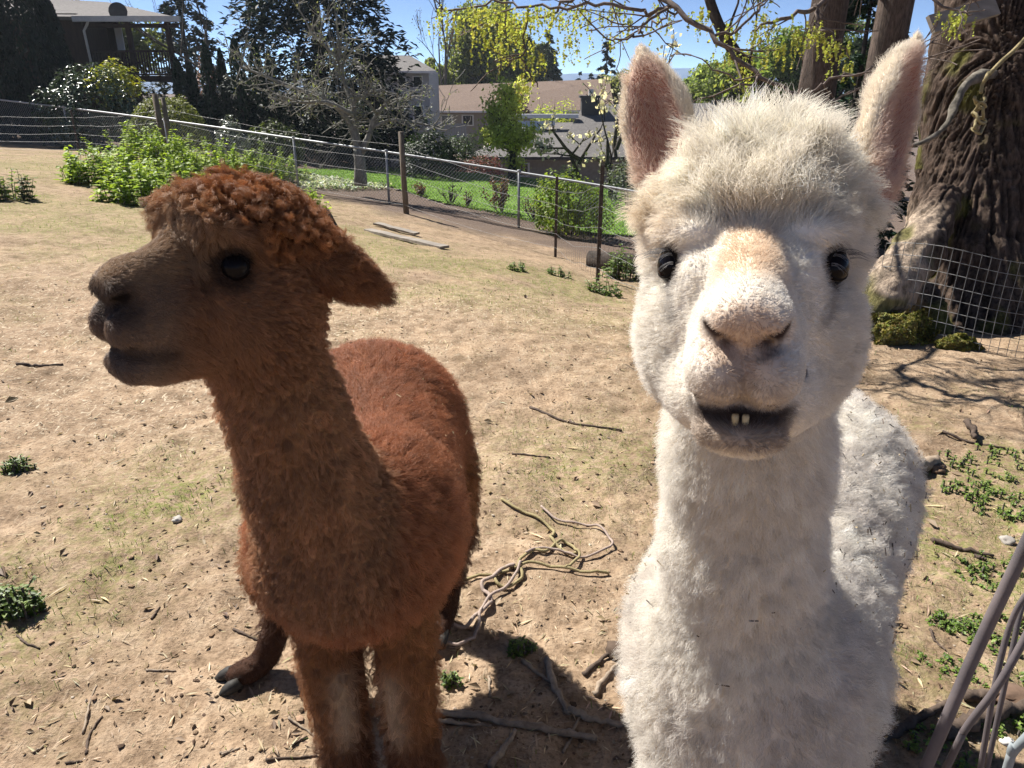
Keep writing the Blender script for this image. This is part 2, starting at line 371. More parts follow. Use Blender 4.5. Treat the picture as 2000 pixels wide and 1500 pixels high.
pick = rng.random(n)[:, None]; col = np.where(pick < .66, shade((.29, .205, .13), n, .3, .02), np.where(pick < .90, shade((.10, .07, .048), n, .3, .02), shade((.42, .36, .28), n, .2, .02)))
m = lumps(x, y, np.clip(rng.gamma(1.3, .0015, n) + .0010, 0, .009), col); tag(m.build('soil_crumbs', CRUMB, smooth=False), 'crumbs of soil and bark chips over the pen floor', kind='stuff', cat='soil crumbs')
x, y = scatter(3000, 8); n = len(x); m = MB(); leaves(m, np.stack([x, y, hr(x, y) + rng.uniform(.002, .007, n)], 1), rng.gamma(2, .006, n) + .006, np.where(rng.random((n, 1)) < .5, shade((.15, .10, .065), n, .3, .03), shade((.30, .23, .15), n, .3, .03)), nrm=np.stack([rng.normal(0, .45, n), rng.normal(0, .45, n), np.ones(n)], 1), aspect=.45, fold=.5)
tag(m.build('leaf_litter', STRAWM), 'curled dry leaf and bark flakes on the pen floor', kind='stuff', cat='leaf litter')
# thin grass
x, y = scatter(90000, 24, .8); b_, g_, s_, d_ = zones(x, y); cl = vnoise(np.stack([x, y, 0 * x], 1) * 9, 61); keep = rng.random(len(x)) < np.clip(g_ * 1.3 + .02, 0, 1) * (1 - b_) * np.clip(cl * 2.2 + .35, .02, 1); x, y = x[keep], y[keep]; n = len(x)
dist = np.hypot(x, y); m = MB(); blades(m, np.stack([x, y, hr(x, y)], 1), rng.uniform(.008, .026, n) * (1 + .05 * dist), .0016 * (1 + .16 * dist), shade((.17, .215, .060), n, .35, .1), 1.2)
tag(m.build('thin_grass', LEAF), 'thin short grass and moss in patches on the soil', kind='stuff', cat='grass')
# lawn blades
x = rng.uniform(-8, 9, 130000); y = rng.uniform(15.5, 29, 130000); k_ = in_poly(x, y, LAWN); x, y = x[k_], y[k_]; n = len(x); m = MB()
blades(m, np.stack([x, y, h_at(x, y) + .045], 1), rng.uniform(.025, .055, n), .011, shade((.150, .268, .034), n, .35, .1), .9)
tag(m.build('lawn_grass', LEAF), 'short bright green grass blades of the mown lawn', kind='stuff', cat='grass')
# ------------------------------------------------------------------ implicit surfaces for the two animals
class SDF:
    def __init__(s): s.prims = []
    def cap(s, a, b, ra, rb, k=0.03, grp='body', sub=False):
        s.prims.append(('c', np.array(a, float), np.array(b, float), ra, rb, k, grp, sub)); return s
    def ell(s, c, r, M=None, k=0.03, grp='body', sub=False):
        s.prims.append(('e', np.array(c, float), np.array(r, float), np.eye(3) if M is None else np.array(M, float), None, k, grp, sub)); return s
def prim_d(pr, X):
    """X (...,3) float32"""
    if pr[0] == 'c':
        a, b, ra, rb = pr[1:5]; ba = b - a; l2 = ba @ ba
        h = np.clip(((X - a) @ ba) / l2, 0, 1)
        return np.sqrt((((X - a) - h[..., None] * ba) ** 2).sum(-1)) - (ra + (rb - ra) * h)
    c, r, M = pr[1:4]
    q = (X - c) @ M                      # columns of M are the axes
    k0 = np.sqrt(((q / r) ** 2).sum(-1)); k1 = np.sqrt(((q / r ** 2) ** 2).sum(-1)) + 1e-6
    return k0 * (k0 - 1) / k1
def prim_bb(pr):
    if pr[0] == 'c':
        rm = max(pr[3], pr[4]); return np.minimum(pr[1], pr[2]) - rm, np.maximum(pr[1], pr[2]) + rm
    e = np.sqrt(((pr[3] * pr[2][None, :]) ** 2).sum(1)); return pr[1] - e, pr[1] + e
def axis_grid(lo, hi, flo, fhi, cs, fs):
    g = [lo]
    while g[-1] < hi:
        x = g[-1]
        d = max(flo - x, x - fhi, 0.0)
        g.append(x + min(cs, fs + d * 0.25))
    return np.array(g, np.float32)
def mesh_sdf(sdf, fine_lo, fine_hi, cs=0.012, fs=0.0028):
    bbs = [prim_bb(p) for p in sdf.prims if not p[7]]
    lo = np.min([b[0] for b in bbs], 0) - 0.04; hi = np.max([b[1] for b in bbs], 0) + 0.04
    ax = [axis_grid(lo[i], hi[i], fine_lo[i], fine_hi[i], cs, fs) for i in range(3)]
    F = np.full([len(a) for a in ax], 0.1, np.float32)
    for pr in sdf.prims:
        b0, b1 = prim_bb(pr); mg = 0.02 if pr[7] else 0.10
        sl = tuple(slice(max(np.searchsorted(ax[i], b0[i] - mg) - 1, 0), min(np.searchsorted(ax[i], b1[i] + mg) + 1, len(ax[i]))) for i in range(3))
        X = np.stack(np.meshgrid(*[ax[i][sl[i]] for i in range(3)], indexing='ij'), -1)
        d = prim_d(pr, X).astype(np.float32); a = F[sl]; k = pr[5]
        if pr[7]:
            d = -d; h = np.maximum(k - np.abs(a - d), 0) / k; F[sl] = np.maximum(a, d) + h * h * k * 0.25
        else:
            h = np.maximum(k - np.abs(a - d), 0) / k; F[sl] = np.minimum(a, d) - h * h * k * 0.25
    ins = F < 0
    c8 = [(i, j, k) for i in (0, 1) for j in (0, 1) for k in (0, 1)]
    nx, ny, nz = F.shape
    cnt = sum(ins[i:nx - 1 + i, j:ny - 1 + j, k:nz - 1 + k].astype(np.int8) for i, j, k in c8)
    I = np.argwhere((cnt > 0) & (cnt < 8)); idx = np.full((nx - 1, ny - 1, nz - 1), -1, np.int32); idx[tuple(I.T)] = np.arange(len(I))
    val = np.stack([F[I[:, 0] + i, I[:, 1] + j, I[:, 2] + k] for i, j, k in c8], 1)
    pos = np.stack([np.stack([ax[0][I[:, 0] + i], ax[1][I[:, 1] + j], ax[2][I[:, 2] + k]], 1) for i, j, k in c8], 1)
    acc = np.zeros((len(I), 3)); num = np.zeros(len(I))
    for a in range(8):
        for b in range(a + 1, 8):
            if sum(abs(c8[a][q] - c8[b][q]) for q in range(3)) != 1: continue
            m = (val[:, a] < 0) != (val[:, b] < 0); t = val[m, a] / (val[m, a] - val[m, b])
            acc[m] += pos[m, a] + (pos[m, b] - pos[m, a]) * t[:, None]; num[m] += 1
    V = acc / num[:, None]; Q = []
    for d in range(3):
        sh = [0, 0, 0]; sh[d] = 1
        A = ins[:nx - sh[0], :ny - sh[1], :nz - sh[2]]; B = ins[sh[0]:, sh[1]:, sh[2]:]
        E_ = np.argwhere(A != B); o1, o2 = [(1, 2), (2, 0), (0, 1)][d]
        ok = (E_[:, o1] > 0) & (E_[:, o2] > 0) & (E_[:, o1] < F.shape[o1] - 1) & (E_[:, o2] < F.shape[o2] - 1); E_ = E_[ok]
        u1 = np.zeros(3, int); u1[o1] = 1; u2 = np.zeros(3, int); u2[o2] = 1
        q = np.stack([idx[tuple((E_ - u1 - u2).T)], idx[tuple((E_ - u2).T)], idx[tuple(E_.T)], idx[tuple((E_ - u1).T)]], 1)
        fl = ~A[tuple(E_.T)]; q[fl] = q[fl][:, ::-1]; Q.append(q)
    return V, np.vstack(Q)
def normals(V, Q):
    n = np.cross(V[Q[:, 2]] - V[Q[:, 0]], V[Q[:, 3]] - V[Q[:, 1]]); vn = np.zeros_like(V)
    for i in range(4): np.add.at(vn, Q[:, i], n)
    return vn / (np.linalg.norm(vn, axis=1)[:, None] + 1e-12)
def relax(V, Q, it=2, lam=0.5):
    e = np.vstack([Q[:, [0, 1]], Q[:, [1, 2]], Q[:, [2, 3]], Q[:, [3, 0]]])
    for _ in range(it):
        s = np.zeros_like(V); c = np.zeros(len(V))
        np.add.at(s, e[:, 0], V[e[:, 1]]); np.add.at(c, e[:, 0], 1)
        V = V + lam * (s / np.maximum(c, 1)[:, None] - V)
    return V
def group_d(sdf, V, grp):
    d = np.full(len(V), 9.0)
    for pr in sdf.prims:
        if pr[6] == grp and not pr[7]: d = np.minimum(d, prim_d(pr, V))
    return d
def sstep(a, b, x): t = np.clip((x - a) / (b - a), 0, 1); return t * t * (3 - 2 * t)
def unit(v): return v / (np.linalg.norm(v, axis=-1, keepdims=True) + 1e-12)

def mat_fur(name, trans=0.3, rough=0.45, spec=0.3):
    m, n, b = new_mat(name)
    at = N(n, 'ShaderNodeAttribute', attribute_name='col')
    n.links.new(at.outputs[0], b.inputs['Base Color'])
    b.inputs['Roughness'].default_value = rough; b.inputs['Specular IOR Level'].default_value = spec
    tr = N(n, 'ShaderNodeBsdfTranslucent'); n.links.new(at.outputs[0], tr.inputs[0])
    mx = N(n, 'ShaderNodeMixShader'); mx.inputs[0].default_value = trans
    n.links.new(b.outputs[0], mx.inputs[1]); n.links.new(tr.outputs[0], mx.inputs[2])
    n.links.new(mx.outputs[0], n.nodes['Material Output'].inputs[0])
    return m
def make_hair(name, pts, rad, col, mat, parent):
    """pts (n,k,3), rad (n,k), col (n,3)"""
    n, k, _ = pts.shape
    hc = bpy.data.hair_curves.new(name)
    hc.add_curves([k] * n)
    hc.position_data.foreach_set('vector', np.ascontiguousarray(pts, np.float32).ravel())
    ra = hc.attributes.get('radius') or hc.attributes.new('radius', 'FLOAT', 'POINT')
    ra.data.foreach_set('value', np.ascontiguousarray(rad, np.float32).ravel())
    ca = hc.attributes.new('col', 'FLOAT_COLOR', 'CURVE')
    c = np.ones((n, 4), np.float32); c[:, :3] = col; ca.data.foreach_set('color', c.ravel())
    hc.materials.append(mat)
    o = bpy.data.objects.new(name, hc); COL.objects.link(o); o.parent = parent
    return o
def nearest(points, centers):
    kd = KDTree(len(centers))
    for i, c in enumerate(centers): kd.insert(c, i)
    kd.balance()
    return np.fromiter((kd.find(p)[1] for p in points), np.int32, len(points))
def grow(V, Q, VN, att, count, K, thick, seed, clump_n=0, var=.14, sw=.28):
    """att: dict of per-vertex arrays: dens, len, flow(3), bend, curl, clump, col(3), sprd. returns hair arrays"""
    g = np.random.default_rng(seed)
    T = np.vstack([Q[:, [0, 1, 2]], Q[:, [0, 2, 3]]])
    ar = np.linalg.norm(np.cross(V[T[:, 1]] - V[T[:, 0]], V[T[:, 2]] - V[T[:, 0]]), axis=1)
    w = ar * att['dens'][T].mean(1); w /= w.sum()
    ti = g.choice(len(T), count, p=w); r1 = np.sqrt(g.random(count)); r2 = g.random(count)
    bc = np.stack([1 - r1, r1 * (1 - r2), r1 * r2], 1); tv = T[ti]
    I = lambda a: (a[tv] * (bc[:, :, None] if a.ndim == 2 else bc)).sum(1)
    root = I(V); nm = unit(I(VN)); L = I(att['len']) * g.uniform(0.7, 1.15, count); fl = I(att['flow']); fl = unit(fl - nm * (fl * nm).sum(1)[:, None] * 0.8)
    bend = I(att['bend']); curl = I(att['curl']); cl = I(att['clump']); col = I(att['col']); sp = I(att['sprd'])
    jit = unit(g.normal(size=(count, 3))) * sp[:, None]
    s = np.linspace(0, 1, K)
    d0 = unit(nm * (1 - bend[:, None] * 0.55) + fl * bend[:, None] * 0.55 + jit * 0.6); d1 = unit(nm * (1 - bend[:, None]) + fl * bend[:, None] + jit)
    pts = root[:, None, :] + L[:, None, None] * (d0[:, None, :] * (s - s * s / 2)[None, :, None] * 1.0 + d1[:, None, :] * (s * s / 2)[None, :, None] * 1.0) * 1.15
    # wave
    if curl.max() > 0:
        a = unit(np.cross(d0, g.normal(size=(count, 3)))); b = np.cross(d0, a)
        ph = g.uniform(0, 6.28, count); fr = g.uniform(1.2, 2.4, count) * 6.28
        amp = (curl * L)[:, None] * s[None, :]
        pts += a[:, None, :] * (amp * np.sin(fr[:, None] * s + ph[:, None]))[..., None] + b[:, None, :] * (amp * np.cos(fr[:, None] * s + ph[:, None]))[..., None]
    if clump_n:
        ci = g.choice(count, clump_n, replace=False)
        # clump centres get their own sway
        near = nearest(root, root[ci])
        cpt = pts[ci] - pts[ci][:, :1]
        sway = g.normal(size=(clump_n, 3)) * sw
        cpt = cpt + (sway * L[ci][:, None])[:, None, :] * (s ** 1.5)[None, :, None]
        tgt = root[ci][near][:, None, :] + cpt[near]
        f = (cl[:, None] * (s[None, :] ** 0.9))[..., None]
        pts = pts * (1 - f) + tgt * f
        col = col * (1 + 0.22 * g.normal(size=clump_n)[near] * np.minimum(cl, 1))[:, None].clip(0.4, 1.6)
    col = np.clip(col * g.uniform(1 - var, 1 + var, (count, 1)), 0, 0.95)
    rad = (thick * np.sqrt(np.clip(L / 0.03, 0.35, 1.6)))[:, None] * (1 - 0.75 * s ** 1.6)[None, :]
    return pts, rad, col
def joinh(hs):
    K = hs[0][0].shape[1]
    return np.concatenate([h[0] for h in hs]), np.concatenate([h[1] for h in hs]), np.concatenate([h[2] for h in hs])

class Head:
    def __init__(s, org, f, up, scale, fs=1.0):
        f = unit(np.array(f, float)); up = np.array(up, float); l = unit(np.cross(up, f)); u = np.cross(f, l)
        s.o = np.array(org, float); s.M = np.stack([f, l, u], 1); s.k = scale; s.kv = np.array([fs, 1, 1]) * scale
    def __call__(s, f, l, u): return s.o + s.M @ (np.array([f, l, u]) * s.kv)
    def loc(s, X): return ((X - s.o) @ s.M) / s.kv
def head_sdf(sd, H, ears, cheek=1.0, mouth=.0045):
    k = H.k; M = H.M
    E_ = lambda c, r, kk=0.03, grp='face', sub=False, MM=None: sd.ell(H(*c), np.array(r) * (H.kv if MM is None else k), M if MM is None else M @ MM, kk * k, grp, sub)
    C_ = lambda a, b, ra, rb, kk=0.03, grp='face', sub=False: sd.cap(H(*a), H(*b), ra * k, rb * k, kk * k, grp, sub)
    E_((-.020, 0, .028), (.072, .062, .056), .03, 'top')                     # cranium
    C_((-.03, 0, -.02), (.045, 0, -.016), .058, .044)
    for s in (-1, 1):
        E_((.050, s * .042, .037), (.030, .024, .016), .020)                 # brow ridge
        E_((.038, s * .044, -.024), (.045, .020, .034), .024)                 # cheek bone
        E_((-.005, s * .050 * cheek, -.048), (.055, .036, .050), .035, 'cheek')   # woolly cheek
    C_((.035, 0, .030), (.138, 0, -.008), .027, .0215, .016)                  # bridge of the nose
    C_((.050, 0, -.028), (.130, 0, -.040), .036, .024, .028)                  # muzzle
    E_((.158, 0, -.014), (.024, .022, .020), .016)                           # nose pad
    for s in (-1, 1):
        E_((.160, s * .0150, -.018), (.020, .0110, .0125), .010)              # nostril wing
        E_((.149, s * .0150, -.050), (.031, .0185, .0225), .009)               # split upper lip
        E_((.066, s * .036, .004), (.024, .015, .024), .014)                 # inner corner of the eye
        E_((.112, s * .018, -.042), (.035, .015, .028), .02)
    C_((-.02, 0, -.058), (.115, 0, -.084), .042, .027, .022, 'jaw')          # lower jaw
    E_((.141, 0, -.0915), (.025, .029, .0150), .012, 'jaw')                    # chin
    # cuts: nostrils, mouth, cleft, eye sockets
    for s in (-1, 1):
        C_((.1790, s * .008, -.0345), (.1680, s * .028, -.0215), .0054, .0030, .006, 'cut', True)
        C_((.178, s * .010, -.033), (.160, s * .012, -.028), .0042, .003, .005, 'cut', True)
        C_((.1790, s * .0085, -.0345), (.1855, 0, -.0475), .0030, .0026, .006, 'cut', True)
        C_((.181, s * .002, -.0745), (.150, s * .034, -.0700), mouth, mouth * .8, .006, 'cut', True); C_((.150, s * .034, -.0700), (.098, s * .041, -.0560), mouth * .8, .0030, .006, 'cut', True)
        E_((.066, s * .063, .014), (.0130, .007, .0100), .005, 'cut', True)
    C_((.1880, 0, -.046), (.1815, 0, -.075), .0026, .0036, .006, 'cut', True)
    for e in ears:
        b, t, w, face = e['base'], e['tip'], e['w'], e['face']               # in head units; face = which way the cup opens
        b, t = np.array(b), np.array(t); ax = unit(t - b); Lx = np.linalg.norm(t - b)
        fc = np.array(face, float); fc = unit(fc - ax * (fc @ ax)); sd_ = np.cross(ax, fc); MM = np.stack([ax, sd_, fc], 1)
        e['MM'] = MM
        c1 = b + ax * Lx * .42
        E_(b + ax * Lx * .36, (Lx * .42, w, w * .42), .012, 'ear', False, MM)
        C_(b + ax * Lx * .52, t - ax * .006, w * .60, .0040, .02, 'ear')
        C_(b - ax * .02, b + ax * Lx * .2, w * .62, w * .55, .02, 'ear')
        E_(c1 + ax * Lx * .02 + fc * w * .58, (Lx * .46, w * .76, w * .64), .006, 'cut', True, MM)

def eye_parts(parent, H, mat_eye, mat_lid, lash_off=0, lash_c=.05):
    for s in (-1, 1):
        c = H(.0560, s * .0530, .0130); r = .0146 * H.k
        me = bpy.data.meshes.new('eye'); 
        n1, n2 = 20, 12; V = [c + r * np.array([0, 0, 1])]; 
        for i in range(1, n2):
            for j in range(n1):
                a, b = math.pi * i / n2, 2 * math.pi * j / n1
                V.append(c + r * np.array([math.sin(a) * math.cos(b), math.sin(a) * math.sin(b), math.cos(a)]))
        V.append(c - r * np.array([0, 0, 1]))
        Qs = [[1 + i * n1 + j, 1 + (i + 1) * n1 + j, 1 + (i + 1) * n1 + (j + 1) % n1, 1 + i * n1 + (j + 1) % n1] for i in range(n2 - 2) for j in range(n1)]
        T = [[0, 1 + j, 1 + (j + 1) % n1] for j in range(n1)] + [[len(V) - 1, 1 + (n2 - 2) * n1 + (j + 1) % n1, 1 + (n2 - 2) * n1 + j] for j in range(n1)]
        link('eye', mesh_np('eye', V, [T, Qs], [mat_eye]), parent)
        # lids: a dark rim round the opening, almond shaped
        out = unit(np.array([.55, s * .83, .10])); fw = unit(np.array([.83, -s * .55, -.18])); upv = np.cross(out, fw); upv *= np.sign(upv[2])
        ring = []
        for j in range(29):
            a = 2 * math.pi * j / 28
            ex, ey = math.cos(a) * .0128, math.sin(a) * (.0108 if math.sin(a) > 0 else .0100)
            q = out * math.sqrt(max(.0143 ** 2 - min(ex * ex + ey * ey, .0139 ** 2), 0)) + fw * ex + upv * ey
            ring.append(H(.0560 + q[0], s * .0530 + q[1], .0140 + q[2]))
        m = MB(); m.tube(ring, .0014 * H.k, 7, caps=False); m.build('eyelid', mat_lid, parent)
        n = 34; gl = np.random.default_rng(5); aa = gl.uniform(.15, math.pi - .15, n); st = np.linspace(0, 1, 5); pp = np.zeros((n, 5, 3)); Ll = gl.uniform(.009, .016, n)
        for i, a in enumerate(aa):
            ex, ey = math.cos(a) * .0128, math.sin(a) * .0108; q = out * .0100 + fw * ex + upv * ey; r0 = np.array([.0560 + q[0], s * .0530 + q[1], .0140 + q[2]]); d = out * .9 + fw * (.5 * math.cos(a) + .2 * gl.normal()) + upv * .15
            for k, x in enumerate(st): pp[i, k] = H(*(r0 + d * Ll[i] * x - upv * Ll[i] * .55 * x * x))
        make_hair('eyelashes', pp + lash_off, np.full((n, 5), .00028) * (1 - .8 * st)[None], np.full((n, 3), lash_c), FUR_W, parent)

def mat_eye():
    m, n, b = new_mat('eye_dark'); b.inputs['Base Color'].default_value = (.006, .005, .006, 1); b.inputs['Roughness'].default_value = .2
    b.inputs['Specular IOR Level'].default_value = .10; return m
EYE_M = mat_eye()
LID_M = mat_noise('eyelid_skin', (.006, .005, .005), (.012, .010, .010), 60, .8, .1, .002, spec=.1)
def mat_skin():
    m, n, b = new_mat('skin_under_fleece'); at = N(n, 'ShaderNodeAttribute', attribute_name='col')
    n.links.new(at.outputs[0], b.inputs['Base Color']); b.inputs['Roughness'].default_value = .8; b.inputs['Specular IOR Level'].default_value = .1
    return m
SKIN_M = mat_skin(); FUR_W = mat_fur('white_fleece_hair', .42, .5, .2); FUR_B = mat_fur('brown_fleece_hair', .22, .42, .35)
HOOF_M = mat_noise('toenail_horn', (.016, .015, .013), (.05, .045, .038), 40, .7, .2, .003)
TOOTH_M = mat_noise('tooth_enamel', (.42, .34, .19), (.55, .47, .29), 60, .35, .05, .001)

def billow(p, seed): return 1 - np.abs(vnoise(p, seed)) * 2
def lumps_white(V, VN, H):
    f, l, u = H.loc(V).T; top = sstep(.045, .065, u) * sstep(.105, .085, u) * sstep(.085, .06, f) * (np.abs(l) < .07)
    near = np.linalg.norm(V - H.o, axis=1); low = sstep(.14, .19, near) * sstep(.25, .45, V[:, 2]) * (V[:, 2] < H.o[2])
    return V + VN * (top * .005 * billow(V * 28, 3) + low * (.0028 * vnoise(V * np.array([22, 22, 16]), 4) + .0022 * vnoise(V * 60, 5)))[:, None]
def lumps_brown(V, VN, H):
    f, l, u = H.loc(V).T; top = sstep(.030, .050, u) * sstep(.10, .085, f) * sstep(.13, .11, np.abs(l)) * (u < .2)
    near = np.linalg.norm(V - H.o, axis=1); low = sstep(.17, .21, near) * sstep(.25, .45, V[:, 2]) * (V[:, 2] < H.o[2])
    w = V + .012 * np.stack([vnoise(V * 25, 20), vnoise(V * 25, 21), vnoise(V * 25, 22)], 1)
    return V + VN * (top * (.010 * billow(w * 26, 7) + .004 * billow(w * 60, 8)) + low * sstep(1.32, 1.1, V[:, 1]) * (.0045 * billow(w * np.array([30, 30, 18]), 9) + .002 * billow(w * 60, 10)))[:, None]
def g_rand(n): return np.random.default_rng(77).random(n)
HAYM = mat_leaf('hay_bit', .1, .7)
def hay(root, inv, pts, mask, V, cols, n, seed, sel):
    """bits of hay and bark caught in the tips of the fleece"""
    g = np.random.default_rng(seed); tip = pts[:, -1] * .75 + pts[:, -2] * .25; ok = np.flatnonzero(sel(tip)); k = ok[g.integers(0, len(ok), n)]; p = tip[k]; out = unit(pts[k, -2] - pts[k, 0]); d = unit(g.normal(size=(n, 3)) - out * .2); d = unit(d - out * (d * out).sum(1)[:, None] * .85)
    L_ = np.clip(g.gamma(1.5, .0042, n) + .002, 0, .035); cols = np.array(cols); c = cols[g.integers(0, len(cols), n)] * g.uniform(.7, 1.2, (n, 1)); m = MB()
    a = p - d * L_[:, None] / 2; b = p + d * L_[:, None] / 2; w = g.uniform(.0006, .0013, n)[:, None]; s1 = unit(np.cross(d, out)) * w; s2 = out * w
    i = np.arange(n)[:, None] * 6; VV = np.stack([a + s1, a - s1 + s2, a - s1 - s2, b + s1, b - s1 + s2, b - s1 - s2], 1).reshape(-1, 3) + inv
    m.add(VV, Q=np.concatenate([i + [0, 1, 4, 3], i + [1, 2, 5, 4], i + [2, 0, 3, 5]]), col=np.repeat(c, 6, 0)); tag(m.build('hay_bits', HAYM, root, smooth=False), kind='stuff')
# ================================================================== white alpaca
def white_alpaca():
    root = empty('alpaca', (0.45, 1.1, 0))
    tag(root, 'white alpaca with upright pink ears and a smile showing its teeth', 'alpaca', 'alpacas in the pen')
    inv = -np.array(root.location)
    W0 = P(1463, 549, .735)
    H = Head(W0, (-.300, -.945, .195), (-.06, 0, 1), 1.2)
    sd = SDF()
    LW = lambda px, py, t: H.loc(P(px, py, t)); DW = lambda v: H.M.T @ np.array(v, float)
    ears = [dict(base=LW(1306, 345, .80), tip=LW(1250, 86, .80), w=.031, face=DW((-.42, -.88, .12))),
            dict(base=LW(1700, 350, .80), tip=LW(1796, 60, .81), w=.032, face=DW((.50, -.80, .05)))]
    head_sdf(sd, H, ears, .93, .0048)
    for sg in (-1, 1):
        sd.ell(H(.040, sg * .030, -.078), np.array((.062, .027, .034)) * H.k, H.M, .03, 'cheek')
        sd.ell(H(.000, sg * .052, .026), np.array((.042, .030, .034)) * H.k, H.M, .02, 'cheek')
    sd.ell(H(-.012, 0, .052), np.array((.068, .062, .034)) * H.k, H.M, .02, 'top')
    # neck
    nk = [P(1470, 700, .84), P(1456, 900, .93), P(1446, 1060, .99), P(1446, 1220, 1.08), P(1462, 1330, 1.17)]
    rr = [.080, .080, .084, .102, .14]
    for i in range(4): sd.cap(nk[i], nk[i + 1], rr[i], rr[i + 1], .05, 'neck')
    ch = np.array([.365, .93, .64]); ru = np.array([.655, 1.47, .655])
    sd.ell(ch, (.164, .19, .215), None, .08, 'body')
    sd.cap(ch + [.05, .12, .0], ru, .185, .205, .09, 'body')
    sd.ell(ru + [.01, .04, -.02], (.205, .20, .225), None, .06, 'body')
    for (x, y, fx, fy) in ((.30, .93, .29, .93), (.50, .98, .51, .98)):
        sd.cap((x, y, .50), (fx, fy + .01, .27), .080, .058, .05, 'leg'); sd.cap((fx, fy + .01, .27), (fx, fy, .05), .056, .046, .03, 'leg')
        sd.ell((fx - .01, fy - .04, .03), (.035, .06, .028), None, .02, 'leg')
    for (x, y, fx, fy) in ((.53, 1.55, .50, 1.58), (.78, 1.50, .80, 1.50)):
        sd.cap((x, y, .52), (fx, fy + .10, .30), .115, .055, .05, 'leg'); sd.cap((fx, fy + .10, .30), (fx, fy + .04, .05), .052, .044, .03, 'leg')
        sd.ell((fx, fy, .03), (.035, .06, .028), None, .02, 'leg')
    lo = H.o - .16; hi = H.o + np.array([.16, .16, .30])
    V, Q = mesh_sdf(sd, lo, hi, .012, .0027); V = relax(V, Q, 1, .4); VN = normals(V, Q)
    V = lumps_white(V, VN, H); VN = normals(V, Q)
    Lc = H.loc(V); f, l, u = Lc.T
    dn, db, dl = group_d(sd, V, 'neck'), group_d(sd, V, 'body'), group_d(sd, V, 'leg')
    dh = np.minimum(np.minimum(group_d(sd, V, 'face'), group_d(sd, V, 'jaw')), np.minimum(group_d(sd, V, 'top'), group_d(sd, V, 'cheek')))
    de = group_d(sd, V, 'ear')
    ear = sstep(.012, -.002, de) * sstep(.0, .012, dh) * (u > .045)
    head = sstep(.02, -.005, dh - np.minimum(dn, db)) * (1 - ear)
    leg = sstep(.02, -.01, dl - db) * (1 - head); body = sstep(.02, -.01, db - dn) * (1 - head) * (1 - leg)
    # per-ear local
    lat = np.zeros(len(V)); earf = np.zeros(len(V)); eart = np.zeros(len(V)); earax = np.zeros((len(V), 3))
    for e in ears:
        b, t = np.array(e['base']), np.array(e['tip']); ax, fc = e['MM'][:, 0], e['MM'][:, 2]
        side = (np.sign(l) == np.sign(b[1])); q = Lc - b
        nl = VN @ H.M
        earf = np.where(side, nl @ fc, earf); eart = np.where(side, (q @ ax) / np.linalg.norm(t - b), eart)
        earax[side] = H.M @ ax; lat = np.where(side, np.abs(q @ e['MM'][:, 1]) / e['w'] / np.clip(1.15 - .85 * np.maximum((q @ ax) / np.linalg.norm(t - b) - .3, 0), .2, 1.2), lat)
    inner = ear * sstep(.30, .70, earf) * sstep(.92, .74, eart) * sstep(.80, .55, lat)
    muz = head * sstep(.095, .140, f)                        # short-haired muzzle
    face = head * sstep(.005, .055, f) * (1 - muz) * sstep(.075, .045, np.abs(l))
    topk = head * sstep(.034, .054, u) * sstep(.085, .060, f)
    # lip cleft, nostrils, mouth skin
    dark = np.zeros(len(V))
    for s in (-1, 1):
        for a, b, w in ((H(.1800, s * .008, -.0345), H(.1690, s * .028, -.0215), .0076), (H(.181, s * .002, -.0745), H(.150, s * .034, -.0700), .0060), (H(.150, s * .034, -.0700), H(.099, s * .041, -.0560), .0056), (H(.1800, s * .0085, -.0345), H(.187, 0, -.0475), .0056)):
            dark = np.maximum(dark, sstep(w * 1.35, w * .7, prim_d(('c', a, b, 0, 0), V)))
    dark = np.maximum(dark, .8 * sstep(.008, .004, prim_d(('c', H(.1885, 0, -.046), H(.182, 0, -.073), 0, 0), V)))
    chin = sstep(.09, .115, f) * sstep(-.070, -.078, u) * sstep(-.105, -.094, u) * sstep(.038, .024, np.abs(l))
    lipsh = head * sstep(.03, .008, np.hypot((f - .165) * .6, u + .062)) * sstep(.04, .02, np.abs(l))
    tan = head * sstep(.034, .012, np.hypot(l * 1.15, (f - .105) * .45)) * sstep(.0, .02, u + .012) * sstep(.052, .068, f) * sstep(.046, .036, u)       # bald tan patch on the bridge
    tan2 = head * sstep(.034, .014, np.hypot(l, u + .028)) * sstep(.13, .15, f)
    eyed = np.zeros(len(V))
    for s in (-1, 1):
        c = H(.066, s * .062, .013); eyed = np.maximum(eyed, sstep(.027, .018, np.linalg.norm(V - c, axis=1)))
        eyed = np.maximum(eyed, .55 * sstep(.012, .004, prim_d(('c', H(.072, s * .059, -.002), H(.078, s * .052, -.022), 0, 0), V)))
    n1 = vnoise(V * 14, 1); n2 = vnoise(V * 45, 2)
    base = np.tile(np.array([.80, .765, .70]), (len(V), 1))
    C = base * (1 + .05 * n1)[:, None]
    def put(C, w, c): return C * (1 - w[:, None]) + np.array(c) * w[:, None]
    C = put(C, topk * .5, (.83, .765, .63)); C = put(C, np.clip(head * sstep(.03, .07, -l) * sstep(.0, .05, u) * .35, 0, 1), (.72, .55, .36))
    C = put(C, body * sstep(-.2, .5, n1 + .5 * n2) * .42, (.42, .38, .36)); C = put(C, (1 - head) * (1 - ear) * sstep(.2, .8, n2) * .2, (.62, .55, .45))
    C = put(C, tan * .65, (.68, .49, .31)); C = put(C, tan2 * .75, (.58, .42, .30)); C = put(C, lipsh * .6, (.40, .31, .24)); C = put(C, chin * .8, (.29, .215, .155)); C = put(C, chin * sstep(-.088, -.080, u) * .85, (.055, .038, .034))
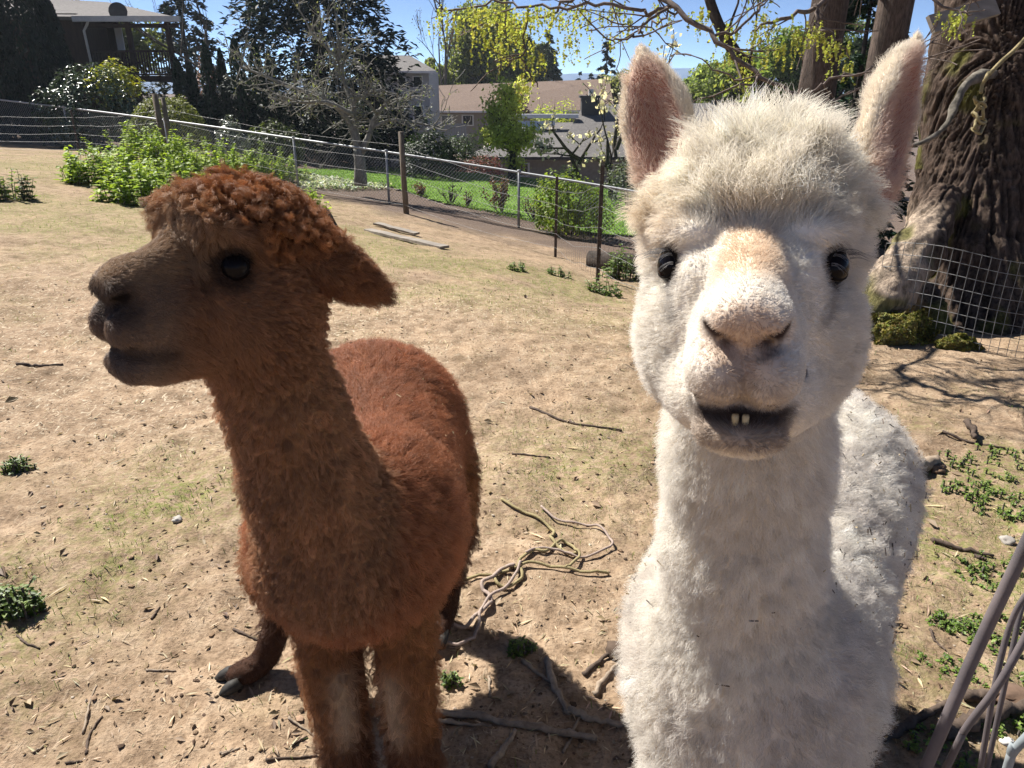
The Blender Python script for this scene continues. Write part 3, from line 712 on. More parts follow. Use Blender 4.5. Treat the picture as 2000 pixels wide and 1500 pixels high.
    C = put(C, eyed * .8, (.10, .08, .07)); C = put(C, ear * .5, (.74, .63, .47)); C = put(C, inner, (.47, .235, .185)); C = put(C, dark, (.035, .022, .022))
    me = mesh_np('body', V + inv, Q, [SKIN_M], col=C * np.array([.93, .9, .86])); bo = link('body', me, root)
    # fur attributes
    up = np.array([0, 0, 1.0]); fwd, lf, hu = H.M.T
    one = np.ones(len(V))
    ln = .018 * one; ln = np.where(body > .5, .026, ln); ln = ln * (1 - leg) + .024 * leg
    ln = ln * (1 - head) + head * .014
    ln = ln * (1 - muz) + muz * .0038; ln = ln * (1 - face) + face * (.0045 + .006 * sstep(.04, .07, np.abs(l)))
    ln = ln * (1 - topk) + topk * (.058 + .020 * n1) * (1 - .40 * sstep(.02, .06, f)) * (1 - .50 * sstep(.018, .055, np.abs(l))); ln = ln * (1 - ear) + ear * (.0050 + .005 * inner)
    ln = ln + chin * .0015
    ln *= (1 - .55 * eyed) * (1 - .9 * dark)
    flow = np.tile(-up, (len(V), 1)) * 1.0
    back = -fwd[None, :] + np.sign(l)[:, None] * lf[None, :] * .25 - up * .25
    flow = flow * (1 - head[:, None]) + head[:, None] * back
    tdir = hu * .9 * sstep(.06, .02, np.abs(l))[:, None] - hu * .5 * sstep(.03, .065, np.abs(l))[:, None] + fwd[None, :] * .25 + np.clip(l / .05 + .4, -1.3, 1.6)[:, None] * lf * .8
    flow = flow * (1 - topk[:, None]) + topk[:, None] * tdir
    flow = flow * (1 - ear[:, None]) + ear[:, None] * (earax + VN * .1)
    ax = unit(ru - ch); flow += body[:, None] * ax[None, :] * .5
    bend = .55 * one; bend = bend * (1 - muz) + muz * .85; bend = bend * (1 - face) + face * .8; bend = bend * (1 - topk) + topk * .50; bend = bend * (1 - ear) + ear * .93
    bend = np.where(inner > .5, .55, bend)
    dens = 1.0 + 5.0 * head + 2.5 * topk + 6 * ear - 5.8 * inner + 2.2 * (1 - head) * (1 - body) * (1 - leg)
    dens *= (1 - .97 * dark); dens *= 1 - .5 * leg
    # only the eyes and mouth stay bare
    att = dict(dens=np.maximum(dens, .01), len=ln, flow=flow, bend=bend, curl=.10 + .06 * topk + .08 * body, clump=np.clip(.35 + .27 * topk + .15 * body - .25 * muz - .2 * face - .4 * ear, 0, 1), col=np.clip(put(C, inner * .85, (.70, .58, .49)) * 1.04, 0, .92), sprd=.22 + .18 * (1 - head) + .24 * topk - .05 * muz)
    h1 = grow(V, Q, VN, att, 330000, 6, .00027, 1, 11000, .10)
    pts, rad, col = h1
    hay(root, inv, pts, (body > .4), V, [(.06, .045, .035), (.10, .07, .05), (.40, .32, .19)], 1000, 5, lambda p: (p[:, 2] > .42) & (p[:, 2] < .98) & ((p[:, 1] > 1.0) | ((p[:, 0] > .46) & (g_rand(len(p)) < .6)) | (g_rand(len(p)) < .08)))
    make_hair('fleece', pts + inv, rad, col, FUR_W, root)
    eye_parts_off(root, H, inv, .22)
    # teeth
    for i, x in enumerate((-.0034, .0028)):
        m = MB(); c = H(.1600, x, -.0805); m.tube([c - H.M[:, 2] * .004, c + H.M[:, 2] * .003, c + H.M[:, 2] * .0050], [.0024, .0029, .0024], 8)
        o = m.build('tooth', TOOTH_M, root); o.data.transform(Matrix.Translation(inv))
    for (x, y) in ((.28, .885), (.50, .935), (.50, 1.53), (.80, 1.45)):
        for s in (-1, 1):
            m = MB(); m.tube([(x + s * .017, y + .02, .03), (x + s * .019, y - .015, .022), (x + s * .017, y - .045, .010)], [.014, .014, .005], 8); o = m.build('toenail', HOOF_M, root); o.data.transform(Matrix.Translation(inv))
    return root, H, V
def eye_parts_off(root, H, inv, lash_c=.05):
    before = set(root.children); eye_parts(root, H, EYE_M, LID_M, inv, lash_c)
    for o in root.children:
        if o not in before and o.type == 'MESH': o.data.transform(Matrix.Translation(inv))

# ================================================================== brown alpaca
def brown_alpaca():
    root = empty('alpaca', (-.30, 1.35, 0))
    tag(root, 'reddish brown alpaca with curly topknot and drooping ear standing in profile', 'alpaca', 'alpacas in the pen')
    inv = -np.array(root.location)
    H = Head((0, 0, 0), (-.600, -.800, .200), (0.03, 0, 1), 1.2, .82)
    H.o = P(472, 522, .875) - H.M @ (np.array((.0560, .0640, .0140)) * H.kv)
    sd = SDF()
    LW = lambda px, py, t: H.loc(P(px, py, t)); DW = lambda v: H.M.T @ np.array(v, float)
    ears = [dict(base=LW(606, 498, .955), tip=LW(760, 584, 1.0), w=.0285, face=DW((.1, .75, -.62))),
            dict(base=(-.050, -.060, .030), tip=(-.080, -.150, .000), w=.026, face=(.75, -.3, -.35))]
    head_sdf(sd, H, ears, .92, .0030)
    E2 = lambda c, r, kk: sd.ell(H(*c), np.array(r) * H.kv, H.M, kk * H.k, 'top')
    E2((.016, 0, .040), (.080, .062, .035), .02)                             # mop of wool over the brow
    E2((.055, 0, .034), (.036, .046, .022), .016)
    nk = [P(497, 575, .99), P(525, 710, 1.03), P(558, 800, 1.07), P(602, 930, 1.14), P(660, 1060, 1.24)]
    rr = [.060, .061, .067, .082, .120]
    for i in range(4): sd.cap(nk[i], nk[i + 1], rr[i], rr[i + 1], .045, 'neck')
    ch = np.array([-.270, 1.13, .765]); ru = np.array([-.33, 1.68, .70])
    sd.ell(ch, (.160, .165, .165), None, .07, 'body')
    sd.cap(ch + [-.01, .12, -.04], ru + np.array([-.01, 0, 0]), .178, .195, .09, 'body')
    sd.ell(ru + [0, .03, -.02], (.205, .20, .215), None, .06, 'body')
    for x0, x1 in ((-.332, -.322), (-.196, -.190)):
        sd.cap((x0, 1.09, .62), (x1, 1.10, .27), .055, .045, .03, 'leg'); sd.cap((x1, 1.10, .27), (x1 + .003, 1.10, .05), .045, .038, .02, 'leg')
        sd.ell((x1 - .005, 1.07, .028), (.034, .055, .027), None, .02, 'leg')
    # hind legs
    sd.cap((-.42, 1.62, .56), (-.53, 1.53, .42), .13, .10, .06, 'leg'); sd.cap((-.53, 1.53, .42), (-.60, 1.66, .22), .085, .045, .05, 'leg')
    sd.cap((-.60, 1.66, .22), (-.66, 1.625, .06), .040, .036, .03, 'leg'); sd.ell((-.705, 1.595, .033), (.060, .040, .030), rotz(.5), .02, 'leg')
    sd.cap((-.22, 1.70, .56), (-.17, 1.86, .28), .125, .055, .06, 'leg'); sd.cap((-.17, 1.86, .28), (-.20, 1.83, .05), .046, .040, .03, 'leg'); sd.ell((-.21, 1.79, .03), (.036, .06, .028), None, .02, 'leg')
    lo = H.o - .20; hi = H.o + np.array([.22, .20, .16])
    V, Q = mesh_sdf(sd, lo, hi, .012, .0028); V = relax(V, Q, 1, .4); VN = normals(V, Q)
    V = lumps_brown(V, VN, H); VN = normals(V, Q)
    Lc = H.loc(V); f, l, u = Lc.T
    dn, db, dl = group_d(sd, V, 'neck'), group_d(sd, V, 'body'), group_d(sd, V, 'leg')
    dh = np.minimum(np.minimum(group_d(sd, V, 'face'), group_d(sd, V, 'jaw')), np.minimum(group_d(sd, V, 'top'), group_d(sd, V, 'cheek')))
    de = group_d(sd, V, 'ear')
    ear = sstep(.010, -.002, de) * sstep(.0, .014, dh) * sstep(.0, .012, dn)
    head = sstep(.02, -.005, dh - np.minimum(dn, db)) * (1 - ear)
    leg = sstep(.02, -.01, dl - db) * (1 - head); body = sstep(.02, -.01, db - dn) * (1 - head) * (1 - leg)
    eart = np.zeros(len(V)); earax = np.zeros((len(V), 3))
    for e in ears:
        b, t = np.array(e['base']), np.array(e['tip']); ax = e['MM'][:, 0]; side = np.sign(l) == np.sign(b[1])
        eart = np.where(side, ((Lc - b) @ ax) / np.linalg.norm(t - b), eart); earax[side] = H.M @ ax
    muz = head * sstep(.085, .135, f)
    dtop = group_d(sd, V, 'top')
    topk = head * sstep(.012, -.002, dtop - np.minimum(group_d(sd, V, 'face'), group_d(sd, V, 'cheek'))) * sstep(.02, .042, u)
    topk = np.maximum(topk, head * sstep(-.05, -.085, f) * sstep(-.03, .0, u)) * sstep(.098, .082, f)
    face = head * sstep(.0, .05, f) * (1 - muz) * (1 - topk)
    dark = np.zeros(len(V))
    for s in (-1, 1):
        for a, b, w in ((H(.1800, s * .008, -.0345), H(.1690, s * .028, -.0215), .0076), (H(.181, s * .002, -.0745), H(.150, s * .034, -.0700), .0054), (H(.150, s * .034, -.0700), H(.099, s * .041, -.0560), .0054), (H(.1800, s * .0085, -.0345), H(.187, 0, -.0475), .0056)):
            dark = np.maximum(dark, sstep(w * 1.3, w * .7, prim_d(('c', a, b, 0, 0), V)))
    eyed = np.zeros(len(V))
    for s in (-1, 1):
        c = H(.066, s * .062, .013); eyed = np.maximum(eyed, sstep(.036, .022, np.linalg.norm(V - c, axis=1)))
        eyed = np.maximum(eyed, .7 * sstep(.014, .004, prim_d(('c', H(.075, s * .058, .006), H(.088, s * .046, -.006), 0, 0), V)))
    n1 = vnoise(V * 12, 5); n2 = vnoise(V * 40, 6)
    def put(C, w, c): return C * (1 - w[:, None]) + np.array(c) * w[:, None]
    C = np.tile(np.array([.37, .200, .105]), (len(V), 1))                    # neck
    C = put(C, body, (.345, .140, .064)); C = put(C, leg, (.28, .128, .054)); C = put(C, head, (.33, .170, .088))
    C = put(C, topk, (.34, .150, .058)); C = put(C, ear, (.20, .080, .036)); C = put(C, ear * sstep(.75, 1, eart) * .7, (.05, .02, .012))
    C = put(C, face * sstep(.02, .05, f) * .45, (.24, .135, .078)); C = put(C, muz * .85, (.235, .172, .128)); C = put(C, muz * sstep(.145, .16, f) * sstep(-.03, -.045, u) * .4, (.13, .10, .085))
    C = put(C, head * sstep(.055, .10, f) * sstep(.0, .02, u + .01 + .15 * (f - .1)) * .6, (.44, .29, .16))  # top of the nose bridge lightened, overhead sun put into the fur colour
    C = put(C, head * sstep(.07, .10, f) * sstep(-.078, -.088, u) * .25, (.16, .11, .08))
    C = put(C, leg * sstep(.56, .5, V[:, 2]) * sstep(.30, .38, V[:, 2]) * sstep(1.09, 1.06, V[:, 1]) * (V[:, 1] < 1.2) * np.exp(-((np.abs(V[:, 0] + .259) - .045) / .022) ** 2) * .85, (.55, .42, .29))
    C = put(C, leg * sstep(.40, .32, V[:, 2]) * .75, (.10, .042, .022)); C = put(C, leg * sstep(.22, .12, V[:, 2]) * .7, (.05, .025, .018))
    nose = head * sstep(.030, .012, np.hypot(f - .172, (u + .026) * 1.1)) ; C = put(C, nose * .75, (.055, .042, .036))
    C = put(C, head * sstep(.09, .12, f) * sstep(-.066, -.074, u) * sstep(-.088, -.080, u) * .6, (.045, .032, .026))
    C = put(C, head * sstep(.028, .008, np.abs(f - .062) + np.abs(l * np.sign(l) - .040) * .5 + np.abs(u - .004) * .4) * .5, (.09, .045, .026))
    C = put(C, eyed * .85, (.022, .014, .011)); C = put(C, dark, (.010, .007, .007)); C = C * (1 + .16 * n1 + .10 * n2)[:, None]
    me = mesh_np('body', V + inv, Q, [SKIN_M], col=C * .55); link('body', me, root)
    up = np.array([0, 0, 1.0]); fwd, lf, hu = H.M.T; one = np.ones(len(V))
    ln = .0125 * one; ln = ln * (1 - body) + .030 * body; ln = ln * (1 - leg) + np.where(V[:, 1] < 1.3, .016, .026) * leg; ln = np.where((leg > .5) & (V[:, 2] < .13), .007, ln)
    ln = ln * (1 - head) + .014 * head; ln = ln * (1 - muz) + .0060 * muz; ln = ln * (1 - face) + .0105 * face
    ln = ln * (1 - topk) + topk * (.021 + .005 * n1); ln = ln * (1 - ear) + ear * (.0065 + .006 * sstep(.8, 1, eart)); ln *= (1 - .6 * eyed) * (1 - .9 * dark)
    flow = np.tile(-up, (len(V), 1)) + body[:, None] * unit(ru - ch)[None, :] * .6
    flow = flow * (1 - head[:, None]) + head[:, None] * (-fwd - up * .55)
    tdir = fwd[None, :] * sstep(-.09, .02, f)[:, None] * .8 - up * .65 + lf[None, :] * np.clip(l / .06, -1, 1)[:, None] * .4 - fwd * sstep(-.03, -.09, f)[:, None] * .3
    flow = flow * (1 - topk[:, None]) + topk[:, None] * tdir; flow = flow * (1 - ear[:, None]) + ear[:, None] * earax
    bend = .6 + .22 * body; bend = bend * (1 - muz) + .88 * muz; bend = bend * (1 - face) + .82 * face; bend = bend * (1 - topk) + .55 * topk; bend = bend * (1 - ear) + .82 * ear
    dens = (1 + 5 * head + 4 * ear + 1.8 * (1 - head) * (1 - body) * (1 - leg)) * (1 - .97 * dark)
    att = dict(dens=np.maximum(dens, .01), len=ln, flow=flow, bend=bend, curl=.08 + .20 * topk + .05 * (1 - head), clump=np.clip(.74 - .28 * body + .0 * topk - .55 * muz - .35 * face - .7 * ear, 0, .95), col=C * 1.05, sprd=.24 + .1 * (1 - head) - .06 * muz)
    pts, rad, col = grow(V, Q, VN, att, 330000, 7, .00025, 3, 12000, .24, .18)
    hay(root, inv, pts, (body > .4), V, [(.55, .45, .28), (.45, .34, .2)], 90, 6, lambda p: (p[:, 2] > .68) & (p[:, 1] > 1.25))
    make_hair('fleece', pts + inv, rad, col, FUR_B, root)
    eye_parts_off(root, H, inv, .012)
    def nail(a, b, r):
        m = MB(); a, b = np.array(a), np.array(b); m.tube([a, a * .6 + b * .4, a * .25 + b * .75, b], [r * .8, r, r * .8, r * .25], 9); o = m.build('toenail', HOOF_M, root); o.data.transform(Matrix.Translation(inv))
    nail((-.735, 1.60, .033), (-.795, 1.590, .010), .018); nail((-.715, 1.555, .033), (-.762, 1.530, .010), .018)
    for x in (-.323, -.194):
        for s in (-1, 1): nail((x + s * .018, 1.05, .03), (x + s * .018, .995, .010), .015)
    for s in (-1, 1): nail((-.21 + s * .018, 1.76, .03), (-.22 + s * .018, 1.70, .010), .015)
    return root, H, V
WA = white_alpaca()
BA = brown_alpaca()
# ------------------------------------------------------------------ plant builders
BARK = mat_noise('bark_grey', (.050, .042, .036), (.155, .135, .115), 30, .95, .8, .01, (1, 1, .3), vcol=True)
BARKD = mat_noise('bark_dark', (.022, .018, .015), (.075, .06, .05), 22, .95, .8, .012, (1, 1, .25), vcol=True)
def conifer(name, label, base, hgt, rad, n_br=150, per=26, col=(.020, .042, .026), leaf=.30, group=None, bare=.08, seed=1, droop=.25):
    g = np.random.default_rng(seed); t = tag(empty(name, base), label, 'tree', group)
    m = MB(); m.tube([(0, 0, -.5), (0, 0, hgt * .5), (0, 0, hgt)], [hgt * .018, hgt * .011, .01], 7); m.build('trunk', BARKD, t)
    m = MB(); z = hgt * (bare + (1 - bare) * g.random(n_br) ** 1.15 * .985); f = (hgt - z) / (hgt * (1 - bare)); Lb = rad * (f ** .75) * g.uniform(.62, 1.12, n_br) + .15
    az = g.uniform(0, 6.283, n_br); s = np.sqrt(g.random((n_br, per))); d = np.stack([np.cos(az), np.sin(az)], 1)
    r = s * Lb[:, None]; x = d[:, :1] * r + g.normal(0, .09, r.shape) * Lb[:, None] * (1.15 - s); y = d[:, 1:] * r + g.normal(0, .09, r.shape) * Lb[:, None] * (1.15 - s)
    zz = z[:, None] - droop * r * (.4 + s) + g.normal(0, .05, r.shape) * Lb[:, None]
    pos = np.stack([x, y, zz], -1).reshape(-1, 3); ax = np.stack([np.repeat(d[:, 0], per), np.repeat(d[:, 1], per), np.full(n_br * per, -.35)], 1) + g.normal(0, .45, (n_br * per, 3))
    nr = np.stack([g.normal(0, .5, n_br * per), g.normal(0, .5, n_br * per), np.ones(n_br * per)], 1)
    leaves(m, pos, leaf * g.uniform(.5, 1.3, n_br * per), shade(col, n_br * per, .35, .08), nrm=nr, aspect=.42, fold=.3, axis=ax)
    m.build('crown', LEAFD, t); return t
def column_tree(name, label, base, hgt, rad, n=2600, col=(.020, .038, .020), leaf=.16, group=None, seed=1, cat='tree', tip=.35):
    g = np.random.default_rng(seed); t = tag(empty(name, base), label, cat, group)
    m = MB(); m.tube([(0, 0, -.3), (0, 0, hgt * .9)], [rad * .16, .02], 6); m.build('trunk', BARKD, t)
    u = g.random(n); z = u * hgt; prof = np.where(u < 1 - tip, .82 + .18 * np.sin(u * 5), np.sqrt(np.clip((1 - u) / tip, 0, 1)) * .95)
    a = g.uniform(0, 6.283, n); k = vnoise(np.stack([np.cos(a) * 2, np.sin(a) * 2, z * 1.1], 1), seed); r = rad * prof * (.80 + .22 * k) * np.sqrt(g.uniform(.55, 1, n))
    pos = np.stack([r * np.cos(a), r * np.sin(a), z], 1); out = np.stack([np.cos(a), np.sin(a), np.full(n, .35)], 1) + g.normal(0, .35, (n, 3))
    m = MB(); leaves(m, pos, leaf * g.uniform(.6, 1.4, n), shade(col, n, .4, .08), nrm=out, aspect=.45, fold=.3, axis=np.array([0, 0, 1.0]) + g.normal(0, .35, (n, 3))); m.build('crown', LEAFD, t); return t
def bush(name, label, base, rx, ry, rz, n, leaf, cols, mat=None, group=None, seed=1, cat='shrub', lump=.25, fill=.55, aspect=.5, stems=4, lift=.0):
    g = np.random.default_rng(seed); t = tag(empty(name, base), label, cat, group)
    m = MB()
    for i in range(stems):
        a = g.uniform(0, 6.28); m.tube([(0.05 * math.cos(a), .05 * math.sin(a), -.05), (rx * .25 * math.cos(a), ry * .25 * math.sin(a), rz * .7 + lift), (rx * .5 * math.cos(a), ry * .5 * math.sin(a), rz * 1.3 + lift)], [.02 + .012 * rz, .012 + .006 * rz, .004], 5)
    m.build('stem', BARKD, t)
    v = g.normal(size=(n, 3)); v[:, 2] = np.abs(v[:, 2]) * 1.0 - .25; v /= np.linalg.norm(v, axis=1)[:, None]
    k = vnoise(v * 2.2 + seed, seed + 3); k2 = vnoise(v * 5.5 + seed, seed + 4); rr = (fill + (1 - fill) * np.sqrt(g.random(n))) * (1 + lump * k + lump * .5 * k2)
    pos = v * rr[:, None] * np.array([rx, ry, rz]); pos[:, 2] += rz * .35 + lift
    pos = pos[pos[:, 2] > .02]; n = len(pos); cols = np.atleast_2d(cols); ci = g.integers(0, len(cols), n)
    nr = pos / np.array([rx, ry, rz]) + g.normal(0, .6, (n, 3)) + [0, 0, .3]; m = MB(); leaves(m, pos, leaf * g.uniform(.6, 1.35, n), cols[ci] * g.uniform(.72, 1.25, (n, 1)), nrm=nr, aspect=aspect)
    m.build('foliage', mat or LEAF, t); return t
def limbs(start, d, L, r, depth, g, out, tips, up=.2, spread=.6, kids=(2, 4), shrink=.68, wander=.22, segs=5):
    p = np.array(start, float); d = np.array(d, float); d /= np.linalg.norm(d); pts = [p.copy()]; rs = [r]
    for i in range(segs):
        d = d + g.normal(0, wander, 3) * .5 + np.array([0, 0, up * .25]); d /= np.linalg.norm(d); p = p + d * L / segs; pts.append(p.copy()); rs.append(r * (1 - .55 * (i + 1) / segs))
    out.append((np.array(pts), np.array(rs), depth)); 
    if depth <= 0: tips.append((p.copy(), d.copy())); return
    for k in range(g.integers(kids[0], kids[1] + 1)):
        i = g.integers(max(1, segs // 3), segs + 1); nd = d + g.normal(0, spread, 3) + np.array([0, 0, up]); limbs(pts[i], nd, L * shrink * g.uniform(.7, 1.15), rs[i] * .7, depth - 1, g, out, tips, up, spread, kids, shrink, wander, segs)
def branch_mesh(mb, out, sides=(4, 4, 5, 6, 7, 8), rmin=.004):
    for pts, rs, dp in out: mb.tube(pts, np.maximum(rs, rmin), sides[min(dp, 5)], caps=False)
def airy_tree(name, label, base, starts, depth, leafcol, leafn, leafsize, g, barkmat=None, group=None, up=.25, spread=.6, kids=(2, 4), shrink=.7, mat=None, rmin=.006, wander=.22, tw=(.8, .8, .8), scat=.25, crown='crown', asp=.5):
    """tree whose limbs show: trunk, branches, then leaves or blossom near the twig ends"""
    t = tag(empty(name, base), label, 'tree', group); out = []; tips = []
    for (s, d, L, r) in starts: limbs(s, d, L, r, depth, g, out, tips, up, spread, kids, shrink, wander)
    m = MB(); tr = [o for o in out if o[2] == depth]; branch_mesh(m, tr, rmin=rmin); m.build('trunk', barkmat or BARK, t)
    m = MB(); branch_mesh(m, [o for o in out if o[2] < depth], rmin=rmin); m.build('branches', barkmat or BARK, t)
    if leafn:
        allp = np.vstack([o[0][1:] for o in out if o[2] <= 1]); i = g.integers(0, len(allp), leafn); pos = allp[i] + g.normal(0, scat, (leafn, 3)); cols = np.atleast_2d(leafcol); ci = g.integers(0, len(cols), leafn)
        m = MB(); leaves(m, pos, leafsize * g.uniform(.6, 1.4, leafn), cols[ci] * g.uniform(.7, 1.25, (leafn, 1)), aspect=asp); m.build(crown, mat or LEAFT, t)
    return t
def gz(x, y): return float(h_at(x, y))
def base_at(px, py, t):
    p = P(px, py, t); return np.array([p[0], p[1], gz(p[0], p[1])])
def top_h(px, py, base):
    """height above the base that reaches a pixel row at the base's distance"""
    q = at_y(px, py, base[1]); return q[2] - base[2]
RG = np.random.default_rng

# ------------------------------------------------------------------ houses
SID = mat_noise('grey_siding', (.30, .31, .33), (.38, .39, .41), 3, .8, .1, .01, (1, 1, 12)); WHT = mat_noise('white_paint', (.66, .67, .68), (.78, .78, .78), 5, .6, .05, .005)
ROOFG = mat_noise('grey_shingle', (.10, .095, .092), (.19, .178, .17), 9, .95, .4, .02); ROOFB = mat_noise('brown_shingle', (.145, .105, .082), (.225, .165, .13), 7, .95, .4, .02)
BRN = mat_noise('dark_brown_timber', (.028, .018, .016), (.060, .036, .030), 12, .8, .3, .01, (1, 1, .2)); DKG = mat_noise('dark_trim', (.03, .03, .033), (.06, .06, .062), 9, .6, .1, .01); GUT = mat_noise('pale_gutter', (.50, .50, .50), (.64, .64, .63), 6, .5, .05, .005)
PANE, _n, _b = new_mat('window_glass'); _b.inputs['Base Color'].default_value = (.02, .025, .03, 1); _b.inputs['Roughness'].default_value = .08; _b.inputs['Specular IOR Level'].default_value = .7
BRICK = mat_noise('beige_wall', (.27, .245, .21), (.36, .33, .285), 6, .9, .2, .01)
def boxpart(name, mat, parent, lo, hi):
    lo = np.minimum(lo, hi).astype(float); hi = np.maximum(lo, hi).astype(float); m = MB(); m.box((lo + hi) / 2, hi - lo); return m.build(name, mat, parent, smooth=False)
def BP(name, mat, parent, px0, px1, py0, py1, Y, dy, off=0):
    a = at_y(px0, py1, Y + off); b = at_y(px1, py0, Y + off); ym = min((py0 + py1) / 2, 160); x0, x1 = sorted((at_y(px0, ym, Y + off)[0], at_y(px1, ym, Y + off)[0])); z0, z1 = sorted((a[2], b[2])); loc = np.array(parent.location) if parent.parent is None else np.array(parent.parent.location)
    m = MB(); m.box((np.array([x0, Y + off, z0]) + np.array([x1, Y + off + dy, z1])) / 2 - loc, (x1 - x0, dy, z1 - z0)); return m.build(name, mat, parent, smooth=False)
def roofpart(name, mat, parent, pts, thick=.12):
    """pts: four corners of a roof plane"""
    pts = np.array(pts, float) - np.array(parent.location); nn = np.cross(pts[1] - pts[0], pts[3] - pts[0]); nn /= np.linalg.norm(nn); nn *= np.sign(nn[2]) or 1
    V = np.vstack([pts, pts - nn * thick]); m = MB(); k = len(pts)
    m.add(V, Q=[[0, 1, 2, 3], [7, 6, 5, 4]] + [[i, i + 4, (i + 1) % 4 + 4, (i + 1) % 4] for i in range(4)]); return m.build(name, mat, parent, smooth=False)
def window(parent, px0, px1, py0, py1, Y, frame=WHT, fw=.06):
    f = BP('window', frame, parent, px0, px1, py0, py1, Y, .06, -.07); a, b = (px1 - px0) * .12, (py1 - py0) * .10
    loc = np.array(parent.location); c0 = at_y(px0 + a, py1 - b, Y - .09) - loc; c1 = at_y(px1 - a, py0 + b, Y - .09) - loc; ym = min((py0 + py1) / 2, 160); c0[0] = at_y(px0 + a, ym, Y - .09)[0] - loc[0]; c1[0] = at_y(px1 - a, ym, Y - .09)[0] - loc[0]
    m = MB(); m.box((c0 + c1) / 2, (abs(c1[0] - c0[0]), .03, abs(c1[2] - c0[2]))); m.build('pane', PANE, f, smooth=False); return f

# dark timber house with a covered deck
Y = 30.0; hs = tag(empty('house', at_y(250, 200, Y) * [1, 1, 0] + [0, 0, gz(-15, 30)]), 'dark brown timber house with a covered raised deck and pale gutter', 'house')
BP('wall', BRN, hs, -150, 244, 40, 240, Y, .2, 2.2); BP('wall', BRN, hs, -150, 168, 26, 240, Y, 2.1, 0.05)
dk = BP('deck', BRN, hs, 166, 345, 148, 160, Y, 2.2, 0.0)
for px in (172, 262, 338): BP('post', BRN, hs, px - 4, px + 4, 38, 230, Y, .16, -.02)
rl = BP('railing', BRN, hs, 168, 342, 98, 102, Y, .08, -.12); BP('lower_rail', BRN, rl, 168, 342, 144, 147, Y, .06, -.11)
for i in range(30): BP('baluster', BRN, hs, 183 + i * 5.2, 185.0 + i * 5.2, 102.2, 143.8, Y, .04, -.10)
BP('beam', BRN, hs, 150, 346, 46, 54, Y, .16, .02)
gut = BP('gutter', GUT, hs, 140, 350, 31, 42, Y, .14, -.55)
m = MB(); o = np.array(hs.location); m.tube([at_y(172, 40, Y - .45) - o, at_y(170, 48, Y - .3) - o, at_y(164, 60, Y - .25) - o, at_y(180, 132, Y - .25) - o], .045, 8); m.build('downspout', GUT, hs)
for a, b in (((-160, 30), (352, 36)),):
    p0 = at_y(a[0], a[1], Y - .5); p1 = at_y(b[0], b[1], Y - .5); roofpart('roof', ROOFG, hs, [p0 + [0, 0, .02], p1 + [0, 0, .02], at_y(210, 4, Y + 4), at_y(-200, -20, Y + 4)])
window(hs, 172, 208, 54, 98, Y + 2.2, BRN); BP('door', WHT, hs, 226, 240, 50, 100, Y, .05, 2.1)
m = MB(); c = at_y(229, 22, Y - .2) - o; dv = [c + np.array([.34 * math.cos(a) * r, .05 * r * r, .30 * math.sin(a) * r]) for r in (0.01, .5, 1) for a in np.arange(16) * math.pi / 8]
m.add(dv, Q=[[i * 16 + j, i * 16 + (j + 1) % 16, (i + 1) * 16 + (j + 1) % 16, (i + 1) * 16 + j] for i in range(2) for j in range(16)]); m.tube([c + [0, .05, 0], c + [0, .12, -.45]], .02, 6); m.build('satellite_dish', DKG, hs)

# two-storey grey house
Y = 46.0; hs = tag(empty('house', at_y(800, 300, Y) * [1, 1, 0] + [0, 0, -4.5]), 'two-storey pale grey house half hidden by the bare fruit tree', 'house')
BP('wall', SID, hs, 700, 838, 139, 330, Y, 6, 0)
roofpart('roof', ROOFG, hs, [at_y(690, 142, Y - .7), at_y(852, 138, Y - .7), at_y(800, 108, Y + 3.2), at_y(690, 108, Y + 3.2)])
BP('fascia', WHT, hs, 690, 852, 138.5, 143, Y, .08, -.80)
window(hs, 806, 826, 148, 172, Y); window(hs, 776, 794, 150, 174, Y); window(hs, 804, 826, 205, 236, Y)
# balustrade and carport beside it
Yc = 44.0; fe = tag(empty('fence', at_y(870, 300, Yc) * [1, 1, 0] + [0, 0, -4.6]), 'pale grey picket fence beside the two-storey house', 'fence')
for i in range(22): BP('picket', SID, fe, 800 + i * 5.0, 803.6 + i * 5.0, 241, 272, Yc, .03)
BP('rail', WHT, fe, 798, 912, 262, 265.5, Yc, .05, .04); BP('rail', SID, fe, 798, 912, 243, 245, Yc, .05, .04)
# long brown-roofed house
Y = 64.0; hs = tag(empty('house', at_y(1000, 300, Y) * [1, 1, 0] + [0, 0, -6.5]), 'long low house with a plain brown shingle roof', 'house')
BP('wall', BRICK, hs, 848, 1190, 214, 300, Y, 8, 0); roofpart('roof', ROOFB, hs, [at_y(836, 219, Y - .8), at_y(1200, 214, Y - .8), at_y(1190, 154, Y + 4.2), at_y(852, 167, Y + 4.2)])
BP('fascia', WHT, hs, 836, 1200, 216.5, 220, Y, .10, -.92)
for a in (858, 900, 960, 1090): window(hs, a, a + 24, 224, 246, Y)
